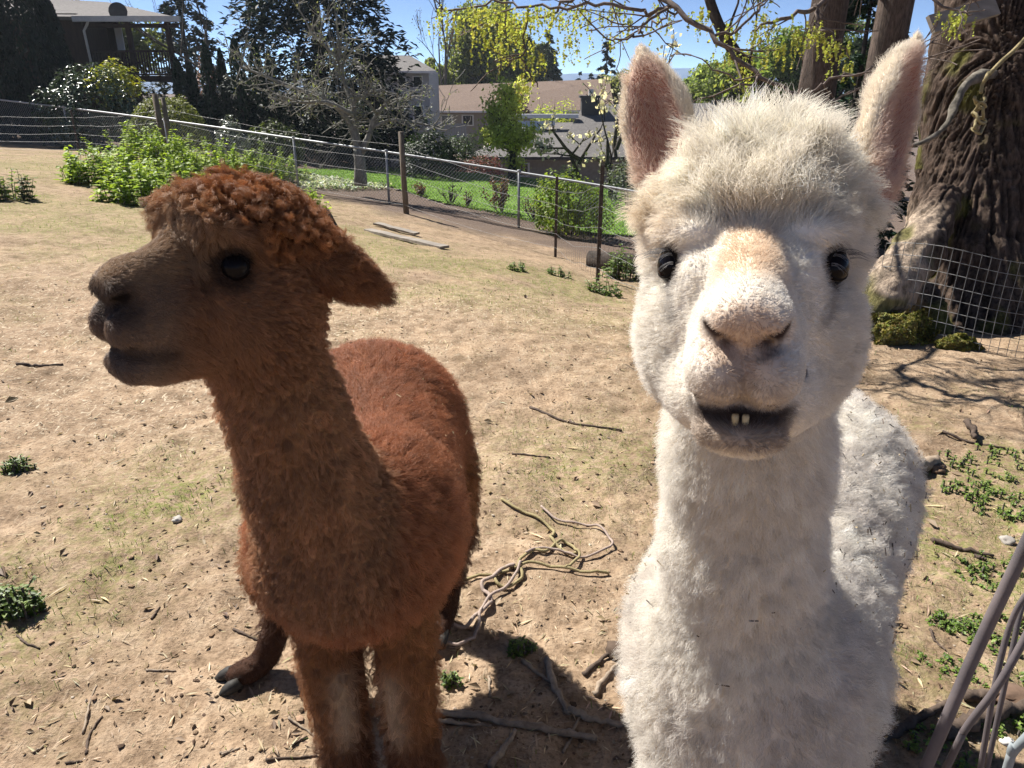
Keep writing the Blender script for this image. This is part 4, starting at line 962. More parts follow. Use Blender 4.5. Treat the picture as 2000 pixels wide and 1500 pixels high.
# grey-roofed house
Y = 41.0; hs = tag(empty('house', at_y(1150, 300, Y) * [1, 1, 0] + [0, 0, -5.0]), 'low house with a wide grey shingle roof, chimney and white gable', 'house')
BP('wall', BRICK, hs, 935, 1640, 303, 400, Y, 9, 0.3)
e = lambda px, py, dy: at_y(px, py, Y + dy)
roofpart('roof', ROOFG, hs, [e(908, 307, -.9), e(1092, 307, -.9), e(1180, 238, 4.5), e(1040, 240, 4.5)]); roofpart('roof', ROOFG, hs, [e(1080, 309, -.8), e(1690, 300, -.8), e(1640, 199, 5.4), e(1140, 204, 5.4)], .13)
BP('fascia', DKG, hs, 908, 1692, 306.5, 312, Y, .08, -1.0)
gb = MB(); gp = np.array([e(972, 288, 1.6), e(1084, 244, 3.4), e(1084, 236, 3.5), e(985, 236, 3.2), e(974, 262, 2.0)]) - np.array(hs.location); gb.add(np.vstack([gp, gp + [0, .12, -.02]]), Q=[[0, 1, 2, 3], [3, 4, 0, 0]][:1], T=[[0, 3, 4]] + [[i, i + 5, (i + 1) % 5] for i in range(5)] + [[(i + 1) % 5, i + 5, (i + 1) % 5 + 5] for i in range(5)]); gb.build('gable', WHT, hs, smooth=False)
BP('eave_board', WHT, hs, 985, 1132, 223, 231, Y + 3.3, .3)
chn = BP('chimney', DKG, hs, 1138, 1172, 190, 240, Y + 4.0, .9); BP('chimney_cap', DKG, chn, 1134, 1176, 187, 191.5, Y + 3.95, 1.0); BP('flue_pipe', GUT, chn, 1151, 1160, 174, 188, Y + 4.3, .2)
for a in (945, 1000, 1205, 1330): window(hs, a, a + 36, 318, 345, Y + .3)
for px in (1405,): BP('roof_vent', DKG, hs, px - 9, px + 9, 196, 210, Y + 5.1, .4)

# ------------------------------------------------------------------ far trees
def tree_at(px, t): p = P(px, 300, t); return np.array([p[0], p[1], gz(p[0], p[1])])
def con(label, px, t, ytop, wpx, n=150, per=26, col=(.022, .045, .028), leaf=.3, seed=1, group=None, name='conifer_tree', **kw):
    b = tree_at(px, t); hgt = top_h(px, ytop, b); conifer(name, label, b, hgt, wpx / 2 / FPX * t, n, per, col, leaf, group, seed=seed, **kw)
con('tall dark spruce spreading behind the bare fruit tree', 640, 33, -620, 430, 460, 60, (.016, .032, .026), .34, 3)
con('dark fir with ragged open branches behind the roofed deck', 392, 48, -160, 190, 150, 34, (.018, .034, .022), .45, 4, droop=.35)
con('dark fir rising over the roof of the timber house', 140, 52, -330, 220, 180, 34, (.022, .040, .022), .45, 5)
con('small dark fir peeking over the clipped cypress row', 405, 60, 68, 60, 70, 20, (.03, .055, .045), .4, 6)
con('tall dark fir standing behind the long brown roof', 985, 85, -40, 210, 190, 40, (.025, .048, .034), .7, 7)
con('lone pointed fir beyond the white blossom tree', 1177, 90, 78, 96, 130, 34, (.022, .042, .034), .7, 8)
con('grey-green cedar with drooping limbs behind the long brown roof', 1068, 80, 60, 120, 120, 34, (.075, .105, .072), .6, 9, droop=.5)
for i, (px, yt) in enumerate(((1128, 138), (1150, 142))): con(('small dark fir on the skyline nearer the cedar', 'small dark fir on the skyline nearer the lone pointed fir')[i], px, 100, yt, 40, 50, 16, (.03, .05, .045), .7, 20 + i, group='skyline firs')
con('dark evergreen crowding in behind the pair of trunks', 1655, 16, -150, 300, 170, 40, (.020, .045, .024), .26, 10, droop=.3)
con('shaggy evergreen filling the gap beside the mossy trunk', 1990, 13, -200, 330, 220, 40, (.018, .045, .016), .22, 11, droop=.3)
for i, (px, yt, w, t) in enumerate(((372, 115, 40, 28), (395, 122, 30, 28.4), (428, 84, 34, 27), (455, 96, 26, 27.4), (484, 76, 44, 27), (520, 80, 40, 27.3), (545, 100, 36, 27.6))):
    b = tree_at(px, t); column_tree('cypress_tree', 'slim clipped cypress in the dark row left of the spruce'.replace('left of', 'beside'), b, top_h(px, yt, b), w / 2 / FPX * t, 1500, (.020, .036, .018), .15, 'clipped cypress row', seed=40 + i)
for i, (px, t, yt, w) in enumerate(((20, 25, -120, 150), (95, 25.6, -90, 130), (-70, 25, -140, 160), (146, 26.2, -10, 70))):
    b = tree_at(px, t); column_tree('hedge_tree', 'tall dense blackish cypress screening the timber house', b, top_h(px, yt, b), w / 2 / FPX * t, 5200, (.010, .018, .013), .17, 'cypress screen', seed=60 + i, tip=.25)
for i, (px, t, yt, w, h) in enumerate(((560, 27.5, 175, 130, 1), (640, 27.2, 185, 120, 1), (700, 27.0, 195, 100, 1), (480, 27.4, 165, 110, 1), (755, 28, 190, 90, 1), (420, 27.8, 190, 90, 1), (350, 27.2, 200, 90, 1), (275, 31.5, 165, 190, 1))):
    b = tree_at(px, t); hh = top_h(px, yt, b); bush('laurel_bush', ('dark laurel behind the upper limbs of the apple tree', 'dark laurel straight behind the apple tree fork', 'dark laurel behind the apple trunk', 'dark laurel between juniper and cypress row', 'dark laurel between apple tree and two-storey house', 'dark laurel behind the silvery bush', 'dark laurel behind the rounded yellow-green bush', 'dark bush added as the shade under the raised deck')[i], b, w / 2 / FPX * t, 1.2, hh * .78, 3000, .16, [(.010, .020, .012), (.016, .030, .014)], LEAFD, 'dark laurel bushes', 70 + i, fill=.75, lift=0)  # last bush is added to stand in for the shade under the deck
b = tree_at(838, 25.5); bush('evergreen_bush', 'round dark green bush beyond the wooden fence post', b, 58 / FPX * 25.5, .9, top_h(838, 262, b) * .78, 4200, .11, [(.018, .034, .012), (.03, .05, .016)], None, seed=81, fill=.7)
b = tree_at(900, 37); bush('evergreen_bush', 'mid green bush below the pale picket fence', b, 1.3, .9, top_h(900, 262, b) * .75, 2600, .13, [(.03, .06, .016), (.05, .085, .02)], None, seed=82)
b = tree_at(940, 33); bush('azalea_bush', 'dusky pink azalea at the top of the lawn', b, 1.1, .7, top_h(940, 305, b) * .75, 2200, .09, [(.22, .075, .085), (.28, .11, .11), (.06, .07, .03)], None, seed=83)
b = tree_at(880, 31.5); bush('azalea_bush', 'dull red azalea behind the fence beside the round dark bush', b, .7, .6, top_h(880, 312, b) * .75, 1500, .08, [(.18, .06, .06), (.05, .06, .03)], None, seed=84)
b = tree_at(425, 29.5); bush('plum_bush', 'reddish bare-twigged bush between the clipped cypresses', b, .55, .5, top_h(425, 105, b) * .75, 1500, .09, [(.16, .075, .07), (.2, .11, .1)], None, seed=85)
# glossy rhododendron with a yellow-leaved top
b = base_at(190, 300, 22.8); hh = top_h(190, 133, b); bush('rhododendron_bush', 'large glossy-leaved rhododendron glinting in the sun behind the wire', b, 95 / FPX * 22.8, 1.0, hh * .76, 5200, .14, [(.055, .085, .045), (.085, .115, .07), (.04, .065, .03)], LEAFG, seed=90, fill=.7, aspect=.38)
b = base_at(245, 300, 23.6); b[2] += 0.9; bush('variegated_bush', 'yellow-leaved bush growing up through the rhododendron', b, .75, .7, .9, 1300, .14, [(.36, .34, .035), (.22, .26, .04)], LEAF, seed=91, lift=.5)
b = base_at(337, 305, 21.6); hh = top_h(337, 192, b); bush('boxwood_bush', 'rounded yellow-green bush behind the wooden post pair', b, 78 / FPX * 21.6, .9, hh * .77, 6000, .075, [(.15, .17, .035), (.10, .125, .025), (.20, .22, .05)], LEAF, seed=92, lump=.1, fill=.8)
b = base_at(452, 300, 21.5); hh = top_h(452, 236, b); bush('silver_bush', 'small silvery grey-leaved bush beyond the rail', b, 34 / FPX * 21.5, .45, hh * .77, 1800, .07, [(.17, .2, .16), (.24, .27, .23)], LEAFG, seed=93)
b = base_at(535, 300, 22.3); hh = top_h(535, 235, b); bush('juniper_bush', 'feathery olive-green juniper beyond the rail', b, 55 / FPX * 22.3, .6, hh * .8, 2400, .11, [(.045, .065, .022), (.075, .095, .03)], LEAF, seed=94)
# broadleaf trees
def far_tree(name, label, px, t, ytop, ybot, wpx, n, leaf, cols, seed, lump=.35, fill=.25, mat=None, clumps=46, cs=.28):
    """crown of many separate leaf clumps on a limbed trunk"""
    g = RG(seed); b = tree_at(px, t); z1 = top_h(px, ytop, b); z0 = top_h(px, ybot, b); r = wpx / 2 / FPX * t; c = np.array([0, 0, (z0 + z1) / 2]); rad = np.array([r, r * .8, (z1 - z0) / 2])
    tt = tag(empty(name, b), label, 'tree'); m = MB(); m.tube([(0, 0, -.4), (0, 0, z0), (0, 0, z1 * .9)], [r * .09 + .05, r * .06 + .04, .02], 6)
    v = g.normal(size=(clumps, 3)); v /= np.linalg.norm(v, axis=1)[:, None]; cc = c + v * rad * (g.random((clumps, 1)) ** .45) * (1 - cs * .6)
    m.build('trunk', BARKD, tt); m = MB()
    for q in cc: s = np.array([0, 0, z0 + (q[2] - z0) * .35]); m.tube([s, (s + q) / 2 + g.normal(0, .08 * r, 3), q], [r * .025 + .01, r * .015 + .008, .008], 4, caps=False)
    m.build('branches', BARKD, tt)
    k = g.integers(0, clumps, n); d = g.normal(size=(n, 3)); d /= np.linalg.norm(d, axis=1)[:, None]; pos = cc[k] + d * (g.random((n, 1)) ** .4) * rad.mean() * cs * g.uniform(.6, 1.5, (clumps, 1))[k] * [1, 1, .8]
    cols = np.atleast_2d(cols); kc = g.uniform(.75, 1.25, (clumps, 1))[k]; m = MB(); leaves(m, pos, leaf * g.uniform(.6, 1.4, n), np.clip(cols[g.integers(0, len(cols), n)] * kc * g.uniform(.8, 1.2, (n, 1)), 0, 1), nrm=d + g.normal(0, .7, (n, 3)), aspect=.6); m.build('crown', mat or LEAFT, tt); return tt
g = RG(5); b = tree_at(880, 75); airy_tree('bare_tree', 'leafless slender tree on the skyline above the brown roof', b, [((0, 0, 0), (0, 0, 1), top_h(880, 90, b), .22)], 4, (.12, .13, .05), 500, .2, g, BARK, up=.5, spread=.45, shrink=.62, rmin=.022)
g = RG(6); b = tree_at(790, 60); airy_tree('bare_tree', 'fine-twigged leafless tree rising behind the two-storey house', b, [((0, 0, 0), (0, 0, 1), top_h(805, 150, b) * .9, .14), ((-.4, 0, 0), (-.25, 0, 1), top_h(805, 160, b) * .8, .11)], 4, (.1, .1, .06), 200, .15, g, BARK, up=.6, spread=.4, shrink=.6, rmin=.011)
g = RG(7); b = tree_at(430, 34); airy_tree('bare_tree', 'whippy leafless tree curving against the sky above the cypress row', b, [((0, 0, 0), (.1, 0, 1), top_h(430, 60, b), .12)], 3, (.1, .1, .06), 0, .1, g, BARK, up=.5, spread=.5, shrink=.7, rmin=.009)
far_tree('poplar_tree', 'tall olive-green tree in new leaf behind the brown roof', 950, 80, -20, 215, 150, 12000, .42, np.array([(.13, .15, .045), (.18, .19, .06), (.085, .105, .035)]) * 1.45, 96, clumps=70, cs=.30)
far_tree('hazel_tree', 'sunny olive tree seen through the covered deck', 285, 44, 10, 150, 150, 5000, .26, np.array([(.13, .15, .05), (.10, .12, .04)]) * 1.3, 107)
far_tree('poplar_tree', 'soft olive tree between the tall fir and the cedar', 1020, 84, 40, 215, 120, 8000, .42, np.array([(.12, .14, .05), (.16, .17, .065)]) * 1.45, 103, clumps=50)
far_tree('hazel_tree', 'low yellow-green tree in new leaf at the end of the brown roof', 868, 78, 105, 225, 110, 8000, .40, np.array([(.15, .175, .045), (.19, .205, .06)]) * 1.45, 97)
far_tree('hazel_tree', 'low green tree showing past the corner of the two-storey house', 905, 82, 90, 220, 90, 6000, .40, np.array([(.10, .13, .04), (.14, .165, .05)]) * 1.45, 104)
far_tree('willow_tree', 'rounded pale green tree in new leaf above the grey roof', 1415, 56, 92, 235, 165, 15000, .24, np.array([(.15, .19, .065), (.21, .24, .09), (.10, .13, .045)]) * 1.45, 98, clumps=75, cs=.25)
far_tree('willow_tree', 'bright green low tree against the far ridge above the grey roof', 1345, 60, 145, 240, 100, 7000, .26, np.array([(.15, .185, .05), (.11, .145, .04)]) * 1.45, 105)
far_tree('willow_tree', 'darker green tree in new leaf beside the trunks', 1520, 50, 30, 235, 150, 14000, .24, np.array([(.085, .12, .035), (.12, .155, .05)]) * 1.45, 99, clumps=70, cs=.26)
far_tree('willow_tree', 'grey-green tree behind the trunks and the mossy one', 1620, 54, 20, 240, 140, 9000, .26, np.array([(.07, .10, .035), (.10, .13, .05)]) * 1.45, 106)
far_tree('hazel_tree', 'soft green tree showing between chimney and blossom', 1205, 66, 135, 235, 85, 6000, .30, np.array([(.16, .175, .085), (.20, .205, .10)]) * 1.45, 100)
b = tree_at(1075, 52); bush('forsythia_bush', 'bright yellow-green bush in front of the brown roof', b, 2.0, 1.5, top_h(1075, 185, b) * .75, 5200, .18, np.array([(.33, .36, .05), (.24, .29, .05)]) * 1.45, LEAFT, seed=101, lump=.35)
far_tree('plum_tree', 'hazy purple-leaved tree in front of the brown roof', 1000, 52, 150, 240, 80, 1800, .20, np.array([(.20, .13, .13), (.15, .11, .10)]) * 1.45, 102, clumps=40)
# yellow-green tree on the lawn
g = RG(12); b = base_at(1000, 352, 27); hh = top_h(990, 150, b)
airy_tree('maple_tree', 'young maple on the lawn covered in yellow-green spring leaves', b, [((0, 0, 0), (-.02, 0, 1), hh * .34, .17), ((-.02, 0, hh * .28), (-.55, .05, 1), hh * .40, .11), ((0, 0, hh * .30), (.75, .1, .9), hh * .34, .08), ((-.02, 0, hh * .30), (-1.1, -.1, .7), hh * .34, .07), ((0, 0, hh * .3), (.1, .3, 1), hh * .42, .07)], 3, [(.52, .53, .17), (.60, .60, .25), (.42, .45, .12)], 6500, .13, g, BARKD, mat=mat_leaf('maple_flower_tuft', .68, .6), up=.12, spread=.75, kids=(2, 4), shrink=.62, scat=.16, rmin=.012)
# white blossom trees
for k, (px, py, t, yt, lab, lean) in enumerate(((1138, 345, 25, 215, 'small arching fruit tree with white blossom before the grey roof', -.55), (1195, 352, 24, 150, 'white blossom fruit tree with a forked dark trunk', .25))):
    g = RG(14 + k); b = base_at(px, py, t); hh = top_h(px, yt, b)
    airy_tree('blossom_tree', lab, b, [((0, 0, 0), (lean * .35, 0, 1), hh * .5, .10), ((lean * .1 * hh, 0, hh * .42), (lean * 1.6, 0, .75), hh * .55, .07), ((lean * .1 * hh, 0, hh * .36), (-lean * .8, .1, 1), hh * .5, .06)], 3, [(.72, .66, .64), (.62, .52, .52), (.5, .44, .4)], 420, .13, g, BARKD, up=.15, spread=.6, kids=(2, 3), shrink=.62, scat=.10, rmin=.011, asp=.8, crown='blossom')
# bare lichen-grey apple tree
g = RG(21); b = base_at(704, 356, 18.6); hh = top_h(700, 70, b); LICH = mat_noise('lichen_bark', (.13, .125, .105), (.30, .29, .255), 26, .95, .7, .01, (1, 1, .4))
def pr(px, py, dy=0.0): return at_y(px, py, b[1] + dy) - b
t = tag(empty('apple_tree', b), 'old leafless apple tree with lichen-grey tangled branches beyond the rail', 'tree')
main = [(spline([pr(704, 362), pr(703, 320), pr(700, 290)], 6), np.linspace(.17, .12, 6)),
        (spline([pr(700, 300), pr(690, 255), pr(665, 215), pr(625, 190), pr(575, 172), pr(520, 150), pr(470, 130)], 16), np.linspace(.095, .025, 16)),
        (spline([pr(700, 296), pr(693, 240), pr(692, 200), pr(712, 185), pr(745, 175)], 12), np.linspace(.09, .03, 12)),
        (spline([pr(706, 298), pr(722, 262), pr(732, 230), pr(760, 200), pr(800, 190)], 12), np.linspace(.09, .025, 12)),
        (spline([pr(692, 215), pr(676, 170, .4), pr(664, 120, .4), pr(660, 78, .4)], 10), np.linspace(.06, .04, 10)),
        (spline([pr(726, 250), pr(760, 235), pr(800, 238), pr(845, 246)], 10), np.linspace(.05, .015, 10)),
        (spline([pr(690, 225, -.3), pr(640, 200, -.6), pr(590, 200, -.7), pr(540, 185, -.8)], 10), np.linspace(.06, .02, 10)),
        (spline([pr(664, 120, .4), pr(640, 95, .2), pr(610, 70, .1)], 8), np.linspace(.04, .012, 8))]
m = MB(); m.tube(main[0][0], main[0][1], 9, jit=.08); m.build('trunk', LICH, t)
out, tips = [], []
for k, (pts, rs) in enumerate(main[1:]):
    o = MB(); o.tube(pts, rs, 7, jit=.1); o.build('limb', LICH, t)
    for i in range(3, len(pts)):
        for q in range(2):
            d = g.normal(0, .65, 3) + np.array([0, 0, .15]) + (pts[i] - pts[i - 1]) * 1.2; limbs(pts[i], d, g.uniform(.35, .85), .018, 2, g, out, tips, .12, .7, (2, 3), .62, .4, 4)
for i in range(22):
    q = pts = main[4 if i % 2 else 1][0]; p_ = q[g.integers(4, len(q))]; limbs(p_, (g.normal(0, .4), g.normal(0, .2), 1), g.uniform(.5, 1.15), .016, 1, g, out, tips, .4, .35, (1, 3), .5, .14, 5)
m = MB(); branch_mesh(m, out, (3, 3, 4, 4, 4, 4), rmin=.0075); m.build('twigs', LICH, t)
allp = np.vstack([o[0][1:] for o in out]); n = 1500; pos = allp[g.integers(0, len(allp), n)] + g.normal(0, .03, (n, 3)); m = MB(); leaves(m, pos, g.uniform(.03, .065, n), shade((.24, .26, .13), n, .3), aspect=.6); m.build('buds', LEAF, t)
# lawn-edge shrubs
def rose(px, py, t, w, ytop, label, cols, n=420, seed=1, leaf=.05):
    b = base_at(px, py, t); b = G(px, py); hh = top_h(px, ytop, b); tt = tag(empty('rose_bush', b), label, 'shrub', 'pruned shrubs along the lawn edge'); g = RG(seed); out, tips = [], []
    for i in range(7): limbs((0, 0, -.02), (g.normal(0, .35), g.normal(0, .3), 1), hh * .62, .016, 2, g, out, tips, .3, .35, (2, 3), .55, .2, 4)
    m = MB(); branch_mesh(m, out, (3, 4, 5, 5, 5, 5), rmin=.007); m.build('stem', BARK, tt)
    allp = np.vstack([o[0][1:] for o in out if o[2] < 2]); pos = allp[g.integers(0, len(allp), n)] + g.normal(0, .04, (n, 3)); cols = np.atleast_2d(cols); m = MB(); leaves(m, pos, leaf * g.uniform(.6, 1.5, n), cols[g.integers(0, len(cols), n)] * g.uniform(.7, 1.3, (n, 1)), aspect=.55); m.build('foliage', LEAF, tt)
rose(980, 418, 17.2, 55, 355, 'bushy pruned shrub with red-tinged new leaves on the lawn edge', [(.20, .075, .055), (.24, .12, .08), (.12, .10, .05)], 1000, 1, .055)
rose(822, 384, 19.5, 32, 357, 'low reddish shrub at the lawn edge beside the wooden post', [(.20, .09, .06), (.15, .12, .07)], 500, 2)
rose(880, 400, 18.5, 30, 355, 'dark pruned shrub stumps with hardly any leaves at the lawn edge', [(.05, .05, .03)], 60, 3)
rose(912, 406, 18.2, 16, 376, 'spindly little shrub between the dark and red-tinged ones', [(.13, .08, .05)], 120, 4)
rose(1043, 432, 16.9, 30, 385, 'knobbly pruned shrub touching the bright green bush', [(.10, .07, .05), (.2, .08, .06)], 160, 5)
b = G(1115, 466); b[1] += .6; b[2] = gz(b[0], b[1]); hh = top_h(1120, 335, b); bush('spirea_bush', 'bright lime-green leafy bush just behind the chain link', b, 68 / FPX * b[1] * 1.05, .65, hh * .72, 5200, .075, [(.20, .27, .030), (.14, .21, .028), (.27, .33, .05)], LEAFT, seed=110, lump=.3, fill=.55)
b = G(1215, 400); b = tree_at(1235, 21); bush('evergreen_bush', 'grey-green bush under the eaves of the grey-roofed house', b, .8, .7, top_h(1240, 300, b) * .75, 2200, .08, [(.09, .12, .07), (.16, .18, .12), (.05, .07, .04)], LEAF, seed=111)
# white flowering ground cover under the apple tree
x = rng.uniform(-9, -3.2, 9000); y = rng.uniform(17.5, 22, 9000); px_, py_, _ = pix(np.stack([x, y, h_at(x, y) + .1])); k_ = (px_ > 585) & (px_ < 765) & (py_ > 338 + 6 * np.sin(px_ * .08)) & (py_ < 366 - .03 * np.abs(px_ - 690)); x, y = x[k_], y[k_]; n = len(x)
m = MB(); leaves(m, np.stack([x, y, h_at(x, y) + rng.uniform(.03, .16, n)], 1), rng.uniform(.05, .11, n), np.where(rng.random((n, 1)) < .6, shade((.62, .66, .56), n, .15), shade((.16, .22, .07), n, .3)), nrm=np.array([0, 0, 1.0]) + rng.normal(0, .5, (n, 3)), aspect=.8)
tag(m.build('flower_cover', LEAF), 'low white flowering ground cover beneath the apple tree', kind='stuff', cat='flowers')
# far wooded ridge, the blue haze of distance put into its colour
xs = np.linspace(-1800, 1800, 90); hz = 26 + 16 * vnoise(np.stack([xs / 260, 0 * xs, 0 * xs], 1), 71) + 7 * vnoise(np.stack([xs / 80, 0 * xs, 0 * xs], 1), 72)
V = np.vstack([np.stack([xs, 0 * xs + 1650, 0 * xs - 60], 1), np.stack([xs, 0 * xs + 1950, hz - 12], 1), np.stack([xs, 0 * xs + 2400, 0 * xs - 80], 1)]); k = np.arange(89)
RM = mat_noise('far_ridge_haze_blue', (.10, .15, .24), (.14, .20, .30), .02, 1, 0); tag(link('hills', mesh_np('hills', V, np.vstack([np.stack([k, k + 1, k + 91, k + 90], 1), np.stack([k + 90, k + 91, k + 181, k + 180], 1)]), [RM])), 'low wooded ridge on the horizon', kind='structure')

# ------------------------------------------------------------------ thin spring haze
hz = MB(); hz.box((0, 85, 0.0), (420, 330, 60)); hb = hz.build('haze', None, smooth=False); tag(hb, 'thin bright haze in the air over the valley', kind='stuff')
hm = bpy.data.materials.new('haze_air'); hm.use_nodes = True; hn = hm.node_tree; hn.nodes.clear(); ho = hn.nodes.new('ShaderNodeOutputMaterial'); hv = hn.nodes.new('ShaderNodeVolumePrincipled')
hv.inputs['Color'].default_value = (.80, .90, 1.0, 1); hv.inputs['Density'].default_value = .00036; hv.inputs['Anisotropy'].default_value = .35; hn.links.new(hv.outputs[0], ho.inputs['Volume']); hb.data.materials.clear(); hb.data.materials.append(hm)
# ------------------------------------------------------------------ fences
GALV = mat_noise('galvanised_steel', (.26, .27, .28), (.42, .43, .44), 25, .5, .1, .002, metal=.35); RUST = mat_noise('rusty_steel', (.045, .035, .032), (.11, .085, .075), 30, .8, .3, .002); WOODP = mat_noise('weathered_post', (.085, .068, .050), (.20, .165, .125), 18, .95, .7, .006, (1, 1, .15))
WIRE = mat_noise('wire', (.16, .16, .16), (.26, .26, .25), 40, .5, 0, metal=.3)
RAIL = [P(*q) for q in ((-250, 168, 23.6), (0, 195, 22.6), (310, 233, 20.2), (570, 270, 18.2), (757, 297, 16.9), (1023, 338, 15.6), (1250, 376, 14.4), (1500, 425, 13.2))]
RAIL = [np.array(r) for r in RAIL]
fe = tag(empty('chain_link_fence', RAIL[4] - [0, 0, 1.2]), 'long chain link fence with a pale top rail along the lawn', 'fence'); o = np.array(fe.location)
rl = spline(RAIL, 80); m = MB(); m.tube(rl - o, .024, 8); m.build('top_rail', GALV, fe)
for px in (130, 570, 757, 1023, 1250, 1440, 330):
    i = int(np.argmin([abs(pix(q)[0] - px) for q in rl])); q = rl[i]; gzz = float(h_at(q[0], q[1])); m = MB(); m.tube([[q[0], q[1], gzz - .2] - o, q - o + [0, 0, .02]], .028, 8); m.tube([q - o + [0, 0, .0], q - o + [0, 0, .05]], .034, 8); m.build('post', GALV, fe)
# woven diamonds: two families of slanting wires between rail and ground
seg = np.linalg.norm(np.diff(rl, axis=0), axis=1); cum = np.concatenate([[0], np.cumsum(seg)]); Ltot = cum[-1]
def on_rail(s): s = np.clip(s, 0, Ltot); return np.stack([np.interp(s, cum, rl[:, k]) for k in range(3)], -1)
H_ = 1.2; sp = .085; ss = np.arange(-H_, Ltot, sp); V, Q = [], []
for sg in (1, -1):
    s0 = ss if sg > 0 else ss + H_; s1 = s0 + sg * H_
    for K in range(4):
        a = s0 + (s1 - s0) * K / 4; b = s0 + (s1 - s0) * (K + 1) / 4; ok = (a > 0) & (a < Ltot) & (b > 0) & (b < Ltot); a, b = a[ok], b[ok]
        p, q = on_rail(a), on_rail(b); hp = np.maximum(h_at(p[:, 0], p[:, 1]), p[:, 2] - H_) + .02; hq = np.maximum(h_at(q[:, 0], q[:, 1]), q[:, 2] - H_) + .02
        p[:, 2] += (hp - p[:, 2]) * (K / 4); q[:, 2] += (hq - q[:, 2]) * ((K + 1) / 4); n = len(p); w = .0036; up = np.array([0, 0, w]); bk = np.array([0, w, 0])
        i = sum(len(v) for v in V) + np.arange(n)[:, None] * 6; V.append(np.stack([p + up, p - up + bk, p - up - bk, q + up, q - up + bk, q - up - bk], 1).reshape(-1, 3)); Q.append(np.concatenate([i + [0, 1, 4, 3], i + [1, 2, 5, 4], i + [2, 0, 3, 5]]))
tag(link('wire_mesh', mesh_np('wire_mesh', np.vstack(V) - o, np.vstack(Q), [WIRE], smooth=False), fe), kind='stuff')
# stock fence on wooden and steel stakes in front of it
wf = tag(empty('stock_fence', P(783, 408, 14.8)), 'stock fence of slack wires on wooden and rusty steel stakes', 'fence'); o = np.array(wf.location)
PST = [(-120, 205, 19.5, 1.25, 's'), (138, 215, 19.0, 1.25, 's'), (318, 190, 18.2, 1.5, 'w'), (783, 257, 14.9, 1.5, 'w'), (1088, 345, 12.3, 1.4, 's'), (1177, 322, 8.6, 1.42, 's'), (1330, 330, 7.2, 1.4, 's')]
tops = []
for (px, py, t, hh, kd) in PST:
    q = P(px, py, t); bz = float(h_at(q[0], q[1])); tops.append((q, bz)); m = MB()
    if kd == 'w':
        m.tube([[q[0] + .03, q[1], bz - .3] - o, [q[0] + .01, q[1], bz + .7] - o, q - o], [.060, .056, .053], 10, jit=.05); po = m.build('wooden_post', WOODP, wf)
    else:
        m.box((q + [q[0], q[1], bz - .2]) / 2 - o, (.045, .008, q[2] - bz + .2)); m.box((q + [q[0], q[1] - .02, bz - .2]) / 2 - o + [0, .012, 0], (.008, .04, q[2] - bz + .2)); m.build('steel_stake', RUST, wf, smooth=False)
q, bz = tops[2]; m = MB(); m.tube([[q[0] - .20, q[1] + .1, bz - .2] - o, [q[0] - .23, q[1] + .1, q[2] + .08] - o], [.075, .07], 10, jit=.05); m.build('wooden_post', WOODP, wf)
for f in (.12, .30, .48, .66, .84):
    pts = []
    for (a, za), (b, zb) in zip(tops[:-1], tops[1:]):
        for k in range(6):
            u = k / 6; p = a * (1 - u) + b * u; z = (za * (1 - u) + zb * u); gg = float(h_at(p[0], p[1])); top = p[2] - max(z, gg); p = np.array([p[0], p[1] - .05, max(z, gg) + f * top - .05 * math.sin(u * math.pi) * (1 + rng.random())]); pts.append(p)
    m = MB(); m.tube(np.array(pts) - o, .0024, 4, caps=False); m.build('strand', WIRE, wf)
# close vertical stays on the right-hand bays
a, za = tops[-2]; b, zb = tops[-1]; a2, za2 = tops[-3]
for (p0, z0, p1, z1, nn) in ((a2, za2, a, za, 22), (a, za, b, zb, 14)):
    for k in range(1, nn):
        u = k / nn; p = p0 * (1 - u) + p1 * u; gg = max(z0 * (1 - u) + z1 * u, float(h_at(p[0], p[1]))); tt = gg + .84 * (p[2] - gg); m = MB(); m.tube([[p[0], p[1] - .05, gg + .02] - o, [p[0], p[1] - .05, tt] - o], .0016, 3, caps=False); m.build('stay', WIRE, wf)
# welded wire panel round the big trunk
wp = tag(empty('wire_fence', P(1850, 690, 4.55) * [1, 1, 0]), 'low welded wire panel standing in front of the mossy trunk', 'fence'); o = np.array(wp.location)
L0, L1 = P(1700, 645, 4.95), P(2160, 690, 4.15); n = 26
def wpt(u, f): p = L0 * (1 - u) + L1 * u; p = p + np.array([0, -.12 * math.sin(u * 3.14), 0]); z = float(h_at(p[0], p[1])) - .03; return np.array([p[0], p[1], z + f * (.60 + .015 * math.sin(u * 9))])
for k in range(n + 1):
    u = k / n; m = MB(); m.tube(np.array([wpt(u, 0), wpt(u - .004, .5), wpt(u, 1)]) - o, .0019, 4, caps=False); m.build('wire', WIRE, wp)
for j in range(9):
    m = MB(); m.tube(np.array([wpt(u, j / 8 * .98 + .01) for u in np.linspace(0, 1, 14)]) - o, .0019, 4, caps=False); m.build('wire', WIRE, wp)
